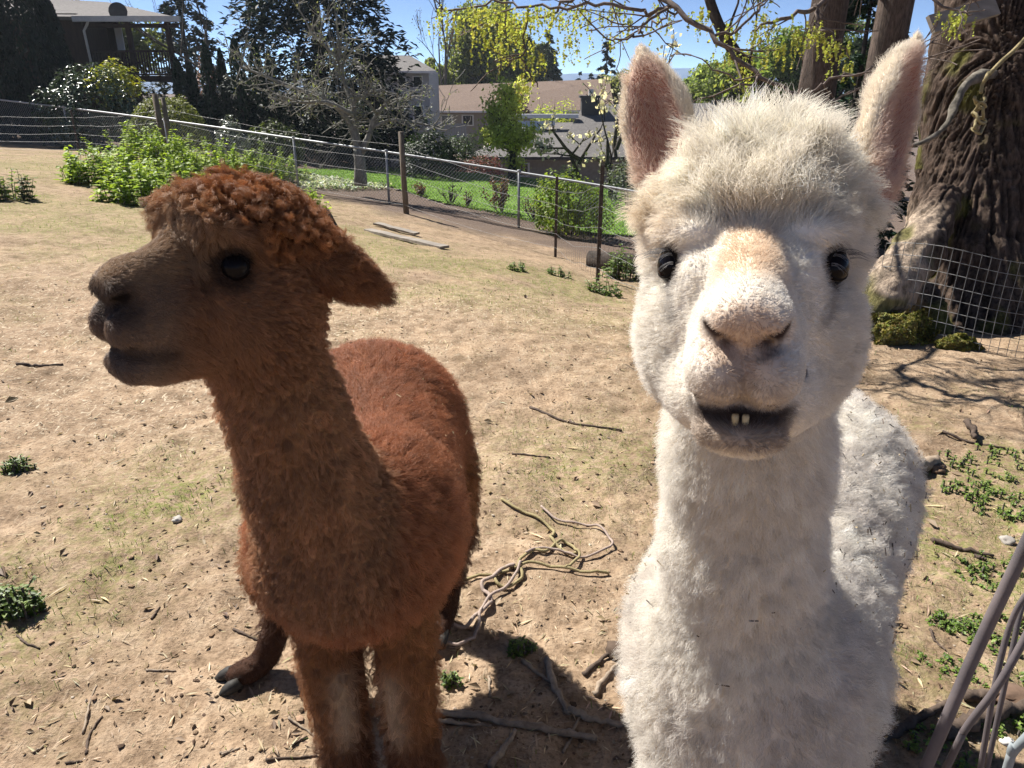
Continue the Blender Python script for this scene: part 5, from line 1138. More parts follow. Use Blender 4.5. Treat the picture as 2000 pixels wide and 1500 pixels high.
# small chain link gate behind it
cg = tag(empty('chain_link_gate', P(2020, 640, 5.6) * [1, 1, 0]), 'chain link gate with a bright top bar beside the big trunk', 'fence'); o = np.array(cg.location); A, B = P(1958, 500, 5.5), P(2300, 535, 5.3); m = MB(); m.tube([A - o, B - o], .016, 8); m.build('top_bar', GALV, cg)
m = MB(); hz_ = A[2] - float(h_at(A[0], A[1]))
for s0 in np.arange(-hz_, 1.35, .06):
    for sg in (1, -1):
        a0 = s0 if sg > 0 else s0 + hz_; pts = []
        for f in np.linspace(0, 1, 8):
            s = a0 + sg * f * hz_
            if 0 <= s <= 1.25: u = s / 1.25; p = A * (1 - u) + B * u; pts.append(p - o - [0, 0, f * hz_])
        if len(pts) > 1: m.tube(pts, .0018, 3, caps=False)
tag(m.build('wire_mesh', WIRE, cg), kind='stuff')
# ------------------------------------------------------------------ big mossy trunk
def mat_bark():
    m, n, b = new_mat('furrowed_bark'); L = n.links.new; tc = N(n, 'ShaderNodeTexCoord'); mp = N(n, 'ShaderNodeMapping'); mp.inputs['Scale'].default_value = (1, 1, .22); L(tc.outputs['Object'], mp.inputs[0])
    z = N(n, 'ShaderNodeTexNoise'); z.inputs['Scale'].default_value = 42; z.inputs['Detail'].default_value = 8; z.inputs['Roughness'].default_value = .7; L(mp.outputs[0], z.inputs[0])
    at = N(n, 'ShaderNodeAttribute', attribute_name='col'); c = mixc(n, 1.0, ramp(n, z.outputs[0], [(.33, (.40, .38, .36)), (.5, (1, 1, 1)), (.7, (1.7, 1.65, 1.6))]), at.outputs[0], 'MULTIPLY'); L(c, b.inputs['Base Color']); b.inputs['Roughness'].default_value = .95; b.inputs['Specular IOR Level'].default_value = .15
    bp = N(n, 'ShaderNodeBump'); bp.inputs['Strength'].default_value = .9; bp.inputs['Distance'].default_value = .02; L(z.outputs[0], bp.inputs['Height']); L(bp.outputs[0], b.inputs['Normal']); return m
BIGB = mat_bark()
bt = tag(empty('big_tree', G(1870, 660)), 'huge old tree with furrowed mossy trunk and flaring root coloured as sunlit', 'tree'); o = np.array(bt.location)
sd = SDF(); c0 = P(1880, 690, 5.5); c0[2] = -.35; T1 = P(1893, 430, 5.55); T2 = P(1925, 200, 5.55); T3 = P(1975, -60, 5.5); T4 = T3 + (T3 - T2) * 2.2
sd.cap(c0, T1, .50, .37, .1); sd.cap(T1, T2, .37, .405, .1); sd.cap(T2, T3, .405, .47, .1); sd.cap(T3, T4, .47, .36, .1)
sd.cap(P(1838, 390, 5.25), P(1800, 490, 5.0), .12, .15, .08); sd.cap(P(1800, 490, 5.0), P(1735, 575, 4.85), .15, .125, .08); sd.cap(P(1735, 575, 4.85), P(1650, 655, 4.75), .125, .06, .08)
sd.cap(P(1930, 560, 5.3), P(1960, 690, 5.0), .2, .16, .12); sd.cap(P(1800, 590, 5.1), P(1830, 690, 4.9), .13, .10, .1)
V, Qd = mesh_sdf(sd, P(1880, 400, 5.5) - [.6, .6, 1], P(1880, 400, 5.5) + [.6, .3, 1.4], .030, .011); VN = normals(V, Qd)
ang = np.arctan2(V[:, 1] - T1[1], V[:, 0] - T1[0]); w = np.stack([np.cos(ang) * 15, np.sin(ang) * 15, V[:, 2] * 4.0], 1) + .6 * np.stack([vnoise(V * 5, 81), vnoise(V * 5, 82), vnoise(V * 5, 83)], 1)
rid = 1 - np.abs(vnoise(w * 1.5, 84)) * 2; V = V + VN * (.018 * rid + .012 * vnoise(V * np.array([34, 34, 16]), 85) + .04 * vnoise(V * 2.5, 86))[:, None]; VN = normals(V, Qd)
px_, py_, _ = pix(V.T); moss = sstep(.35, .8, .7 * vnoise(V * 3.2, 87) + .6 * vnoise(V * 9, 88) + .8 * sstep(1830, 1790, px_) * (py_ < 330) + .9 * sstep(560, 610, py_) * (px_ < 1860)) * sstep(-.3, .5, VN[:, 2] + .5 - .9 * VN[:, 0] * 0)
pale = sstep(1865, 1825, px_ + .25 * (py_ - 400)) * sstep(380, 430, py_) * sstep(640, 600, py_)  # left root lightened, its sunlit look put into the bark colour
C = np.tile(np.array([.078, .056, .043]), (len(V), 1)) * (.65 + .6 * np.clip(rid, -.6, 1))[:, None]; C = C * (1 - pale[:, None]) + np.array([.34, .27, .205]) * (.7 + .5 * np.clip(rid, -.4, 1))[:, None] * pale[:, None]; C = C * (1 - .75 * moss[:, None]) + np.array([.105, .105, .022]) * .75 * moss[:, None]
link('trunk', mesh_np('trunk', V - o, Qd, [BIGB], col=C), bt)
# dead curved limb on the trunk
DEAD = mat_noise('dead_grey_limb', (.06, .055, .042), (.22, .195, .16), 18, .95, .9, .012, (1, 1, .6)); m = MB()
m.tube(spline([P(1780, 285, 4.75), P(1822, 268, 4.75), P(1850, 240, 4.8), P(1868, 200, 4.85), P(1890, 162, 4.95), P(1925, 146, 5.1), P(1950, 146, 5.25)], 26) - o, np.linspace(.012, .040, 26) * (1 + .25 * vnoise(np.linspace(0, 9, 26)[:, None] * [1, 0, 0], 4)), 9, jit=.3); m.build('dead_limb', DEAD, bt)
# moss mound at the root
MOSSM = mat_leaf('moss_blade', .25, .7)
def mossy(label, px, py, t, rx, rz, seed):
    b = P(px, py, t); b[2] = float(h_at(b[0], b[1])); tt = tag(empty('moss_mound', b), label, 'moss mound'); g = RG(seed); n = 5200; v = g.normal(size=(n, 3)); v[:, 2] = np.abs(v[:, 2]); v /= np.linalg.norm(v, axis=1)[:, None]
    k = .8 + .25 * vnoise(v * 2.5 + seed, seed) + .14 * vnoise(v * 6 + seed, seed + 1); pos = v * k[:, None] * [rx, rx * .6, rz]; m = MB(); leaves(m, pos, g.uniform(.012, .03, n), shade((.24, .22, .045), n, .4, .12) * np.clip(.75 + .5 * vnoise(v * 4, 3), .4, 1.2)[:, None], nrm=v + g.normal(0, .6, (n, 3)), aspect=.5); m.build('moss', MOSSM, tt)
    uu, vv = np.meshgrid(np.linspace(0, 2 * math.pi, 25)[:-1], np.linspace(0, math.pi / 2, 8)); q = np.stack([np.cos(uu) * np.cos(vv), np.sin(uu) * np.cos(vv), np.sin(vv)], -1).reshape(-1, 3); kk = (.8 + .25 * vnoise(q * 2.5 + seed, seed) + .14 * vnoise(q * 6 + seed, seed + 1)) * .96; m = MB(); m.add(q * kk[:, None] * [rx, rx * .6, rz] - [0, 0, .02], Q=[[i * 24 + j, i * 24 + (j + 1) % 24, (i + 1) * 24 + (j + 1) % 24, (i + 1) * 24 + j] for i in range(7) for j in range(24)]); m.build('soil', mat_noise('mossy_soil', (.05, .045, .02), (.10, .09, .03), 40, .95, .6, .01), tt)
mossy('shaggy golden-green moss mound at the flaring root of the big tree', 1752, 650, 4.7, .29, .21, 1); mossy('low yellow moss hump under the wire panel', 1868, 690, 4.55, .14, .09, 2)
# boughs overhead with hanging yellow-green catkins
TWIG = mat_noise('twig_bark', (.075, .058, .050), (.19, .15, .125), 40, .9, .4, .003); CATK = mat_leaf('catkin_tassel', .45, .6)
def bough(paths, g, n_cat, cat_len, parent, sub=True, tipmin=.3, subn=.85, subL=(.15, .5)):
    out, tips = [], []
    for pts, r0, r1 in paths:
        q = spline(pts, max(8, 4 * len(pts))); q[1:-1] += g.normal(0, .012, (len(q) - 2, 3)); rs = np.linspace(r0, r1, len(q)); out.append((q, rs, 3)); mm = MB(); mm.tube(q - np.array(parent.location), rs, 7, jit=.06); mm.build('branch', TWIG, parent)
        if sub:
            for i in range(2, len(q)):
                if g.random() < subn: d = (q[i] - q[i - 1]); d = d / np.linalg.norm(d) + g.normal(0, .55, 3) + [0, 0, -.05]; limbs(q[i], d, g.uniform(*subL), max(r1 * .8, .005), 1, g, out, tips, -.02, .45, (1, 3), .6, .25, 4)
    tw = [q for q in out if q[2] < 3]; m = MB()
    for pts, rs, dp in tw: m.tube(pts - np.array(parent.location), np.maximum(rs, .0028), 4, caps=False)
    if tw: tag(m.build('twigs', TWIG, parent), kind='stuff')
    return out
def catkins(pos, g, lens, parent, name='catkins'):
    """each tassel a string of little flower scales hanging down"""
    m = MB(); k = 9; n = len(pos); s = (np.arange(k) + .5) / k; sway = g.normal(0, .12, (n, 2)); p = np.repeat(pos[:, None], k, 1).copy(); p[..., 2] -= s[None] * lens[:, None]; p[..., :2] += sway[:, None, :] * (s[None] * lens[:, None])[..., None]
    p = p.reshape(-1, 3) + g.normal(0, .0035, (n * k, 3)); c = shade((.40, .42, .105), n * k, .25, .06); leaves(m, p - np.array(parent.location), g.uniform(.013, .024, n * k), c, aspect=.85); return m.build(name, CATK, parent)
mb_ = tag(empty('maple_bough', P(1320, 0, 4.2)), 'overhanging bough dangling yellow-green catkins in front of the sky', 'branch')
g = RG(31); tA = 4.2
up0 = P(1250, -420, 5.2)
paths = [([P(1200, -500, 6.0), P(1262, -90, 4.6), P(1310, 2, 4.3), P(1400, 78, 4.15), P(1480, 142, 4.05), P(1565, 186, 4.0)], .021, .009),
         ([P(1565, 186, 4.0), P(1585, 205, 3.95), P(1600, 225, 3.95), P(1632, 233, 3.9)], .011, .007), ([P(1575, 182, 4.0), P(1620, 158, 3.95), P(1690, 140, 3.9), P(1760, 118, 3.85), P(1800, 100, 3.8)], .008, .004),
         ([P(1570, 190, 4.0), P(1540, 204, 4.0), P(1470, 207, 4.0), P(1372, 212, 4.0)], .010, .004), ([P(1590, 210, 3.95), P(1625, 200, 3.95), P(1655, 218, 3.95)], .008, .004),
         ([P(1318, 12, 4.3), P(1270, 24, 4.3), P(1200, 8, 4.3), P(1120, 12, 4.4), P(1040, 14, 4.5), P(960, 4, 4.6), P(880, 20, 4.7), P(850, 14, 4.7)], .012, .004),
         ([P(1250, -80, 4.6), P(1150, -20, 4.6), P(1080, 20, 4.7), P(1010, 48, 4.8), P(930, 40, 4.9)], .014, .004), ([P(1030, 16, 4.5), P(1022, 80, 4.5), P(1025, 130, 4.5), P(1050, 170, 4.5)], .008, .004),
         ([P(1300, 15, 4.3), P(1262, 45, 4.2), P(1250, 70, 4.2), P(1205, 75, 4.2), P(1150, 60, 4.2)], .009, .004), ([P(1330, 20, 4.3), P(1290, 40, 4.4), P(1250, 55, 4.5), P(1215, 48, 4.5)], .008, .004),
         ([P(1480, 140, 4.05), P(1470, 168, 4.0), P(1420, 150, 4.0), P(1350, 108, 4.0)], .008, .003), ([P(1395, 72, 4.15), P(1440, 60, 4.1), P(1480, 20, 4.1), P(1500, -10, 4.1)], .009, .005)]
out = bough(paths, g, 0, 0, mb_, subn=.26, subL=(.12, .34))
cl = [(870, 8, 18, 24), (930, 10, 30, 46), (985, 10, 44, 70), (1040, 12, 44, 70), (960, 60, 30, 50), (1030, 90, 26, 40), (1000, 40, 30, 46), (1100, 0, 22, 40), (1150, 10, 20, 40), (1200, 0, 16, 30), (1130, 62, 10, 26), (1100, 68, 8, 14), (1245, 20, 10, 30), (1028, 140, 12, 20), (1300, 0, 14, 30), (1200, 48, 8, 16)]
pos = np.vstack([np.stack([P(cx + g.normal(0, sx * .55), cy + abs(g.normal(0, 20)), g.uniform(4.35, 4.75)) for _ in range(nn)]) for cx, cy, nn, sx in cl]); catkins(pos, g, g.uniform(.05, .12, len(pos)), mb_)
cl2 = [(1370, 12, 16, 30), (1420, 40, 16, 30), (1480, 50, 18, 35), (1520, 80, 16, 30), (1440, 95, 12, 30), (1500, 20, 14, 30), (1560, 50, 16, 22), (1610, 60, 18, 26), (1640, 80, 16, 22), (1595, 40, 12, 20), (1660, 110, 8, 16), (1860, 20, 14, 26), (1880, 10, 12, 24), (1460, 130, 8, 20)]
g = RG(33); mb2 = tag(empty('maple_bough', P(1600, -40, 4.4)), 'catkin-hung bough in front of the two dark trunks', 'branch'); out = bough([([P(1700, -300, 5.2), P(1640, -60, 4.6), P(1590, 10, 4.5), P(1520, 40, 4.45), P(1470, 60, 4.45)], .022, .006), ([P(1590, 10, 4.5), P(1600, 50, 4.45), P(1640, 80, 4.4), P(1660, 115, 4.4)], .010, .004), ([P(1640, -60, 4.6), P(1760, -20, 4.4), P(1860, 15, 4.2), P(1900, 28, 4.1)], .012, .004)], g, 0, 0, mb2, subn=.25, subL=(.12, .3))
pos = np.vstack([np.stack([P(cx + g.normal(0, sx * .55), cy + abs(g.normal(0, 18)), g.uniform(4.2, 4.6)) for _ in range(nn)]) for cx, cy, nn, sx in cl2]); catkins(pos, g, g.uniform(.05, .11, len(pos)), mb2)
# the stout leaning stem behind and the boughs above the frame that shade the ground by the trunk
ob = tag(empty('leaning_tree', P(1470, 260, 9.0) * [1, 1, 0] + [0, 0, float(h_at(P(1470, 260, 9)[0], P(1470, 260, 9)[1]))]), 'dark leaning stem rising behind the bough over the grey roof', 'tree'); q = np.array(ob.location); m = MB(); g = RG(35)
stem = spline([q + [.9, .2, -.2], P(1560, 330, 9), P(1500, 190, 9), P(1440, 110, 9), P(1400, 40, 9), P(1370, -60, 9)], 24); m.tube(stem - q, np.linspace(.10, .055, 24), 9, jit=.1); m.build('trunk', BARKD, ob)
out, tips = [], []
for i in (8, 12, 16, 20): limbs(stem[i], (g.normal(0, .6), g.normal(0, .5), .6), .8, .018, 2, g, out, tips, .2, .5, (2, 3), .6, .25, 4)
m = MB()
for pts, rs, dp in out: m.tube(pts - q, np.maximum(rs, .006), 4, caps=False)
m.build('branches', BARKD, ob); allp = np.vstack([a[0][1:] for a in out if a[2] < 2]); n = 900; pos = allp[g.integers(0, len(allp), n)] + g.normal(0, .1, (n, 3)); m = MB(); leaves(m, pos - q, g.uniform(.04, .09, n), shade((.22, .26, .08), n, .3), aspect=.5); m.build('crown', LEAFT, ob)
g = RG(37); sb = tag(empty('shade_bough', (2.0, 5.6, 4.4)), 'bare boughs reaching out overhead from the big tree', 'branch'); q = np.array(sb.location); paths = []
for (tx, ty, tz, r0) in ((-.6, 5.4, 4.7, .07), (.3, 6.3, 4.2, .06), (.2, 4.9, 4.0, .045), (-.2, 6.9, 5.3, .06), (.9, 5.5, 3.9, .05), (.4, 7.4, 4.6, .05), (-.9, 6.3, 4.4, .04), (.6, 5.9, 4.4, .06), (.0, 5.8, 4.9, .07), (1.0, 6.4, 4.3, .05), (.5, 5.2, 4.5, .05), (1.2, 4.9, 4.1, .04)): paths.append(([np.array([2.9, 5.5, 4.3]), np.array([2.0, (5.5 + ty) / 2, 4.6]), np.array([tx * .6 + .9, ty, tz + .15]), np.array([tx, ty, tz])], r0, .014))
bough(paths, g, 0, 0, sb, subn=.85, subL=(.5, 1.3))
# two straight trunks behind the ears
for (px, t, w, seed, lab) in ((1572, 12.5, 66, 1, 'straight pale-edged trunk behind the catkin bough'), (1690, 11.5, 58, 2, 'straight dark trunk just past the pale-edged one')):
    b = tree_at(px, t); tt = tag(empty('tree', b), lab, 'tree'); r = w / 2 / FPX * t; n, kz = 26, 60; zz = np.linspace(-.3, 8.0, kz); th = np.arange(n) * 2 * math.pi / n; A_, Z_ = np.meshgrid(th, zz); rr = r * (1.0 + .35 * np.exp(-(Z_ + .3) / .5)) * (1 - .02 * Z_); pp = np.stack([np.cos(A_) * 4, np.sin(A_) * 4, Z_ * .5], -1).reshape(-1, 3)
    rr = rr + r * .16 * (1 - np.abs(vnoise(pp, seed)) * 2).reshape(rr.shape); V = np.stack([rr * np.cos(A_) + .02 * Z_, rr * np.sin(A_), Z_], -1).reshape(-1, 3); i = np.arange(kz - 1)[:, None] * n; j = np.arange(n)[None]; Qd = np.stack([i + j, i + (j + 1) % n, i + n + (j + 1) % n, i + n + j], -1).reshape(-1, 4)
    link('trunk', mesh_np('trunk', V, Qd, [BIGB], col=np.array([.085, .066, .055]) * (1 + .5 * vnoise(V * [9, 9, 1.5], 5) + .3 * vnoise(V * 2, 6))[:, None]), tt); g = RG(90 + seed); out, tips = [], []
    for k in range(14): limbs((0, 0, 5.0 + k * .2), (g.normal(0, 1), g.normal(0, 1), .3), 1.6, .05, 2, g, out, tips, .05, .5, (2, 3), .65, .2, 4)
    m = MB(); branch_mesh(m, out); m.build('branches', BARKD, tt)
# ------------------------------------------------------------------ things about the trunk
ROPE = mat_noise('yellow_rope', (.30, .26, .075), (.46, .41, .16), 180, .8, .6, .003, (1, 1, 1)); ROPEO = mat_noise('old_sunbleached_rope', (.22, .18, .085), (.36, .30, .16), 180, .85, .6, .003); ROPEG = mat_noise('faded_pink_cord', (.27, .205, .17), (.40, .32, .27), 160, .85, .5, .002)
def twist(mb, pts, r, turns, n=120):
    q = spline(pts, n); tg = np.gradient(q, axis=0); tg /= np.linalg.norm(tg, axis=1)[:, None]; a = np.cross(tg, [0.1, .3, 1]); a /= np.linalg.norm(a, axis=1)[:, None]; b = np.cross(tg, a); th = np.linspace(0, turns * 6.283, n)
    for k in range(3): ph = th + k * 2.094; mb.tube(q + (a * np.cos(ph)[:, None] + b * np.sin(ph)[:, None]) * r * .52, r * .55, 5)
tr = P(1935, 150, 4.7); rp = tag(empty('rope', tr), 'yellow rope tied round the dead limb with its knotted end hanging', 'rope'); m = MB()
twist(m, np.array([P(2120, -60, 4.85), P(2000, 78, 4.75), P(1958, 118, 4.72), P(1932, 145, 4.7)]) - tr, .013, 22); m.build('taut_line', ROPEO, rp)
m = MB(); twist(m, np.array([P(1930, 142, 4.72), P(1926, 152, 4.66), P(1919, 165, 4.68), P(1916, 182, 4.68)]) - tr, .011, 8, 50)
kn = [P(1912 + 11 * math.cos(a * 2.1) + 3 * math.sin(a * 5), 190 + a * 5.0 + 8 * math.sin(a * 3.1), 4.67 + .03 * math.cos(a * 2.7)) for a in np.linspace(0, 14, 60)]; m.tube(np.array(kn) - tr, .009, 6); m.build('knot', ROPEO, rp)
OLDW = mat_noise('old_grey_board', (.16, .14, .12), (.33, .295, .25), 14, .95, .6, .006, (.15, 1, 1)); b0 = P(1885, 30, 4.95); bd = MB(); d = P(1950, 8, 5.0) - P(1822, 44, 4.9); Lb = np.linalg.norm(d); d /= Lb; n_ = np.cross(d, [0, 1, -.45]); n_ /= np.linalg.norm(n_); MM = np.stack([d, n_, np.cross(d, n_)], 1); bd.box((0, 0, 0), (Lb, .12, .03), MM); bo = bd.build('plank', OLDW, smooth=False); bo.location = b0 + np.array([0, .02, 0]); tag(bo, 'weathered board fixed across the top of the mossy trunk', 'plank')
# ------------------------------------------------------------------ weeds and nettles
def herb(label, px, py, w, hgt, n, cols, seed, leaf=.07, mat=LEAFT, name='nettle_clump', group=None, ry=None, t=None, cat='weeds'):
    b = G(px, py); tt = tag(empty(name, b), label, cat, group); g = RG(seed); d = pix(b)[2]; rx = w / 2 / FPX * d; ry = ry or rx * .6; st = MB(); lv = MB(); cols = np.atleast_2d(cols)
    for i in range(n):
        a, r = g.uniform(0, 6.283), math.sqrt(g.random()); x, y = rx * r * math.cos(a), ry * r * math.sin(a); hh = hgt * (1 - .45 * r * r) * g.uniform(.4, 1.2); z0 = float(h_at(b[0] + x, b[1] + y)) - b[2]; ln = g.normal(0, .16, 2) * hh; q = spline([(x, y, z0 - .02), (x + ln[0] * .4, y + ln[1] * .4, z0 + hh * .55), (x + ln[0], y + ln[1], z0 + hh)], 6); st.tube(q, np.linspace(.0045, .002, 6) * (1 + hgt), 3, caps=False)
        k = max(4, int(hh / .05)); zf = np.linspace(.18, 1, k); pos = np.stack([np.interp(zf, np.linspace(0, 1, 6), q[:, c]) for c in range(3)], 1); pos = np.repeat(pos, 3, 0); az = g.uniform(0, 6.283, len(pos)); dd = np.stack([np.cos(az), np.sin(az), np.full(len(az), -.12)], 1); sz = leaf * np.repeat(1.15 - .55 * zf, 3) * g.uniform(.7, 1.3, len(pos)); pos = pos + dd * sz[:, None] * .55
        leaves(lv, pos, sz, cols[g.integers(0, len(cols), len(pos))] * g.uniform(.75, 1.25, (len(pos), 1)), nrm=np.array([0, 0, 1.0]) + g.normal(0, .3, (len(pos), 3)), aspect=.62, axis=dd)
    tag(st.build('stems', BARK, tt), kind='stuff'); lv.build('leaves', mat, tt); return tt
NETL = mat_leaf('nettle_leaf', .45, .55, spec=.3); NC = [(.27, .36, .045), (.34, .43, .07), (.19, .28, .05)]
for i, (px, py, w, hh, n, lab) in enumerate(((215, 362, 190, .65, 90, 'nettle clump at the outer end of the nettle bank'), (300, 345, 200, .98, 100, 'tallest nettle clump below the wooden post pair'), (395, 345, 200, .85, 100, 'dense nettle clump above the brown topknot'), (520, 350, 170, .8, 80, 'nettle clump tailing off along the wire towards the apple tree'), (270, 400, 150, .5, 60, 'low nettle clump at the foot of the bank'), (350, 385, 150, .6, 60, 'broad-leaved nettle clump in the middle of the bank'), (605, 415, 70, .42, 26, 'thin nettle clump beside the black stump'))): herb(lab, px, py, w, hh, n, NC, 200 + i, .13, NETL)
herb('dark green weed clump alone on the path edge', 22, 390, 90, .40, 34, [(.08, .13, .03), (.14, .2, .04)], 210, .085)
for i, (px, py, w, hh, n, lf, lab) in enumerate(((38, 915, 60, .05, 26, .022, 'small dark-leaved weed rosette in the mossy patch'), (30, 1185, 110, .07, 40, .026, 'leafy weed tuft on the bare soil at the pen edge'), (1020, 1268, 50, .035, 24, .018, 'tiny bright weed beside the dry stalks'), (880, 1330, 40, .03, 14, .014, 'tiny weed in the lit gap of the brown alpaca shadow'), (1015, 528, 40, .10, 12, .05, 'little weed sprig on the sunny bank'), (1090, 540, 45, .12, 16, .05, 'little dark weed below the steel stake'), (1215, 545, 90, .40, 34, .08, 'leafy bramble by the stock fence'), (1180, 575, 60, .2, 20, .06, 'grassy weeds round the foot of the rusty stake'))): herb(lab, px, py, w, hh, n, [(.13, .19, .05), (.19, .26, .06), (.09, .14, .04)], 220 + i, lf, LEAF, 'weed', cat='weed')
for i, (px, py, w, n) in enumerate(((1955, 905, 120, 60), (1985, 985, 90, 50), (1975, 1120, 110, 60), (1960, 1240, 110, 60), (1900, 955, 60, 30), (1870, 1215, 60, 22), (1925, 1330, 90, 40), (1830, 1300, 50, 16), (1850, 1460, 90, 26), (1985, 1420, 70, 30))): herb(('chickweed mat under the long thin twig in the branch shadows', 'chickweed mat beside the pale stone', 'chickweed mat between pale stone and thick grey rod', 'chickweed mat right behind the thick grey rod', 'chickweed sprigs past the mossy log', 'chickweed sprigs below the flat dark stick', 'chickweed mat by the barky stick end', 'chickweed sprigs beside the dark branch', 'chickweed under the lower end of the thick grey rod', 'chickweed mat among the slim wires')[i], px, py, w * 2.0, .022, int(n * 1.1), [(.15, .23, .045), (.21, .30, .06), (.10, .17, .035)], 240 + i, .016, LEAF, 'chickweed', cat='weed')
# ------------------------------------------------------------------ timber, sticks and cord on the ground
def board(label, p0, p1, wd, th, mat, lift=0.0, tilt=0.0, name='plank', group=None):
    a, b = G(*p0), G(*p1); a[2] += lift; b[2] += lift; d = b - a; Lb = np.linalg.norm(d); d /= Lb; s = np.cross(d, [0, 0, 1]); s /= np.linalg.norm(s); n_ = np.cross(s, d); s = s * math.cos(tilt) + n_ * math.sin(tilt); n_ = np.cross(s, d)
    V, Qd = [], []; k = 9
    for i in range(k):
        c = (a + b) / 2 * 0 + a + d * Lb * i / (k - 1); w1 = wd * (.5 + .06 * rng.normal()); w2 = wd * (.5 + .06 * rng.normal()); h1 = th * (1 + .1 * rng.normal())
        V += [c - s * w1, c + s * w2, c + s * w2 + n_ * h1, c - s * w1 + n_ * h1]
    for i in range(k - 1):
        for j in range(4): Qd.append([i * 4 + j, (i + 1) * 4 + j, (i + 1) * 4 + (j + 1) % 4, i * 4 + (j + 1) % 4])
    Qd += [[0, 1, 2, 3], [k * 4 - 1, k * 4 - 2, k * 4 - 3, k * 4 - 4]]; V = np.array(V); m = MB(); m.add(V - a, Q=np.array(Qd)[:, ::-1]); oo = m.build(name, mat, smooth=False); oo.location = a; return tag(oo, label, 'plank', group)
board('upper rotten board lying on the bank below the stump', (735, 441), (815, 462), .12, .03, OLDW, .03); board('lower pale split board lying on the bank', (718, 450), (868, 488), .13, .035, OLDW, .005)
def stick(label, px, rad, mat, lift=None, group=None, name='stick', n=14, flat=1, cat='stick'):
    q = np.array([G(*p) for p in px]); rad0 = rad if np.isscalar(rad) else rad[0]; c = q[0].copy(); q = spline(q, n); q[:, 2] = .5 * q[:, 2] + .5 * np.maximum(q[:, 2], hr(q[:, 0], q[:, 1])) + (rad0 * .9 if lift is None else lift); q[1:-1] += rng.normal(0, rad0 * .25, (n - 2, 3)); rr = np.linspace(rad, rad * .7, n) if np.isscalar(rad) else np.interp(np.linspace(0, 1, n), np.linspace(0, 1, len(rad)), rad)
    m = MB(); m.tube(q - c, rr * (1 + .22 * vnoise(np.linspace(0, n * .6, n)[:, None] * [1, 0, 0], n)), 7, jit=.26); oo = m.build(name, mat); oo.location = c; return tag(oo, label, cat, group)
STK = mat_noise('dry_stalk', (.17, .13, .095), (.36, .29, .215), 40, .9, .5, .003, (1, 1, 1)); STKD = mat_noise('dark_stick', (.045, .032, .024), (.13, .095, .072), 40, .9, .6, .004)
stick('long split stalk lying in the brown alpaca shadow', [(840, 1392), (930, 1403), (1000, 1425), (1090, 1432), (1165, 1445)], .0105, STK, n=24); stick('thinner stalk split off alongside the long one', [(850, 1405), (900, 1415), (960, 1425)], .006, STK)
stick('bent dry stalk pointing at the white alpaca', [(1066, 1288), (1082, 1340), (1106, 1390), (1110, 1398)], .009, STK); stick('second half of the snapped dry stalk', [(1112, 1392), (1160, 1410), (1228, 1430)], .009, STK)
stick('short stalk crossing towards the bent one', [(1020, 1286), (1050, 1310), (1086, 1340)], .006, STK); stick('grey twig pair nearest the soil clod, upper one', [(1140, 1325), (1170, 1300), (1202, 1272)], .007, STKD); stick('grey twig pair nearest the soil clod, lower one', [(1160, 1358), (1185, 1330), (1206, 1305)], .007, STK)
stick('dry stalk sticking out of the shade below the long split one', [(958, 1505), (985, 1470), (1006, 1438)], .008, STK); stick('thin twig in the shade', [(1100, 1470), (1115, 1440), (1135, 1395)], .004, STK); stick('straw-pale twig in the brown shadow', [(955, 1318), (957, 1360)], .004, STK)
stick('dark twig by the brown alpaca hind foot', [(455, 1224), (480, 1235), (508, 1246)], .004, STKD); stick('dark bark strip on the pale straw ground', [(34, 716), (80, 714), (122, 707)], .009, STKD)
stick('reddish twig on the open ground', [(1035, 795), (1090, 815), (1150, 832), (1215, 842)], .006, STKD); stick('thin twig below the reddish one', [(1000, 884), (1040, 890), (1075, 893)], .004, STKD); stick('curved twig at the edge of the branch shadows', [(1680, 832), (1720, 828), (1765, 835)], .006, STKD)
stick('mossy log half hidden behind the white alpaca', [(1760, 936), (1790, 922), (1832, 908)], .035, STK, n=10, name='log', cat='log'); stick('forked root snag in the branch shadows', [(1885, 835), (1898, 852), (1902, 862)], .014, STKD, lift=.03); stick('long thin twig across the branch shadows', [(1840, 845), (1900, 860), (1965, 872)], .006, STKD)
stick('flat dark stick on the bare soil beside the white alpaca', [(1820, 1060), (1870, 1072), (1940, 1088)], .009, STKD); stick('short chip beside the flat dark stick', [(1902, 1088), (1925, 1096)], .007, STKD); stick('curved thin twig below the white rump', [(1815, 1232), (1826, 1256), (1846, 1275)], .0035, STKD)
stick('dark branch running out from behind the white alpaca', [(1690, 1465), (1760, 1425), (1810, 1400), (1850, 1382)], .012, STKD, n=20); stick('thick broken branch under the grey rods', [(1840, 1440), (1890, 1420), (1960, 1400), (2030, 1385)], .020, STKD, n=20); stick('barky stick end by the chickweed', [(1880, 1372), (1925, 1366), (2010, 1360)], .014, STKD)
for i, p in enumerate((((160, 1425), (172, 1380), (188, 1335)), ((168, 1470), (176, 1430), (200, 1398)), ((285, 1307), (320, 1306), (342, 1304)), ((30, 1230), (50, 1250), (75, 1258)), ((565, 1410), (592, 1425), (618, 1440)), ((570, 1460), (600, 1440)), ((430, 1480), (470, 1470)), ((127, 1488), (160, 1484)), ((436, 1484), (456, 1468)), ((295, 1205), (312, 1182)), ((62, 1455), (80, 1440)), ((520, 1490), (590, 1478), (620, 1474)))): stick('small dry twig lying on the open soil', list(p) if len(p) > 2 else [p[0], ((p[0][0] + p[1][0]) / 2, (p[0][1] + p[1][1]) / 2), p[1]], .0032, STKD if i % 2 else STK, group='scattered small twigs')
def zc(pts): return [(800 + x * .3666, 950 + y * .3666) for x, y in pts]
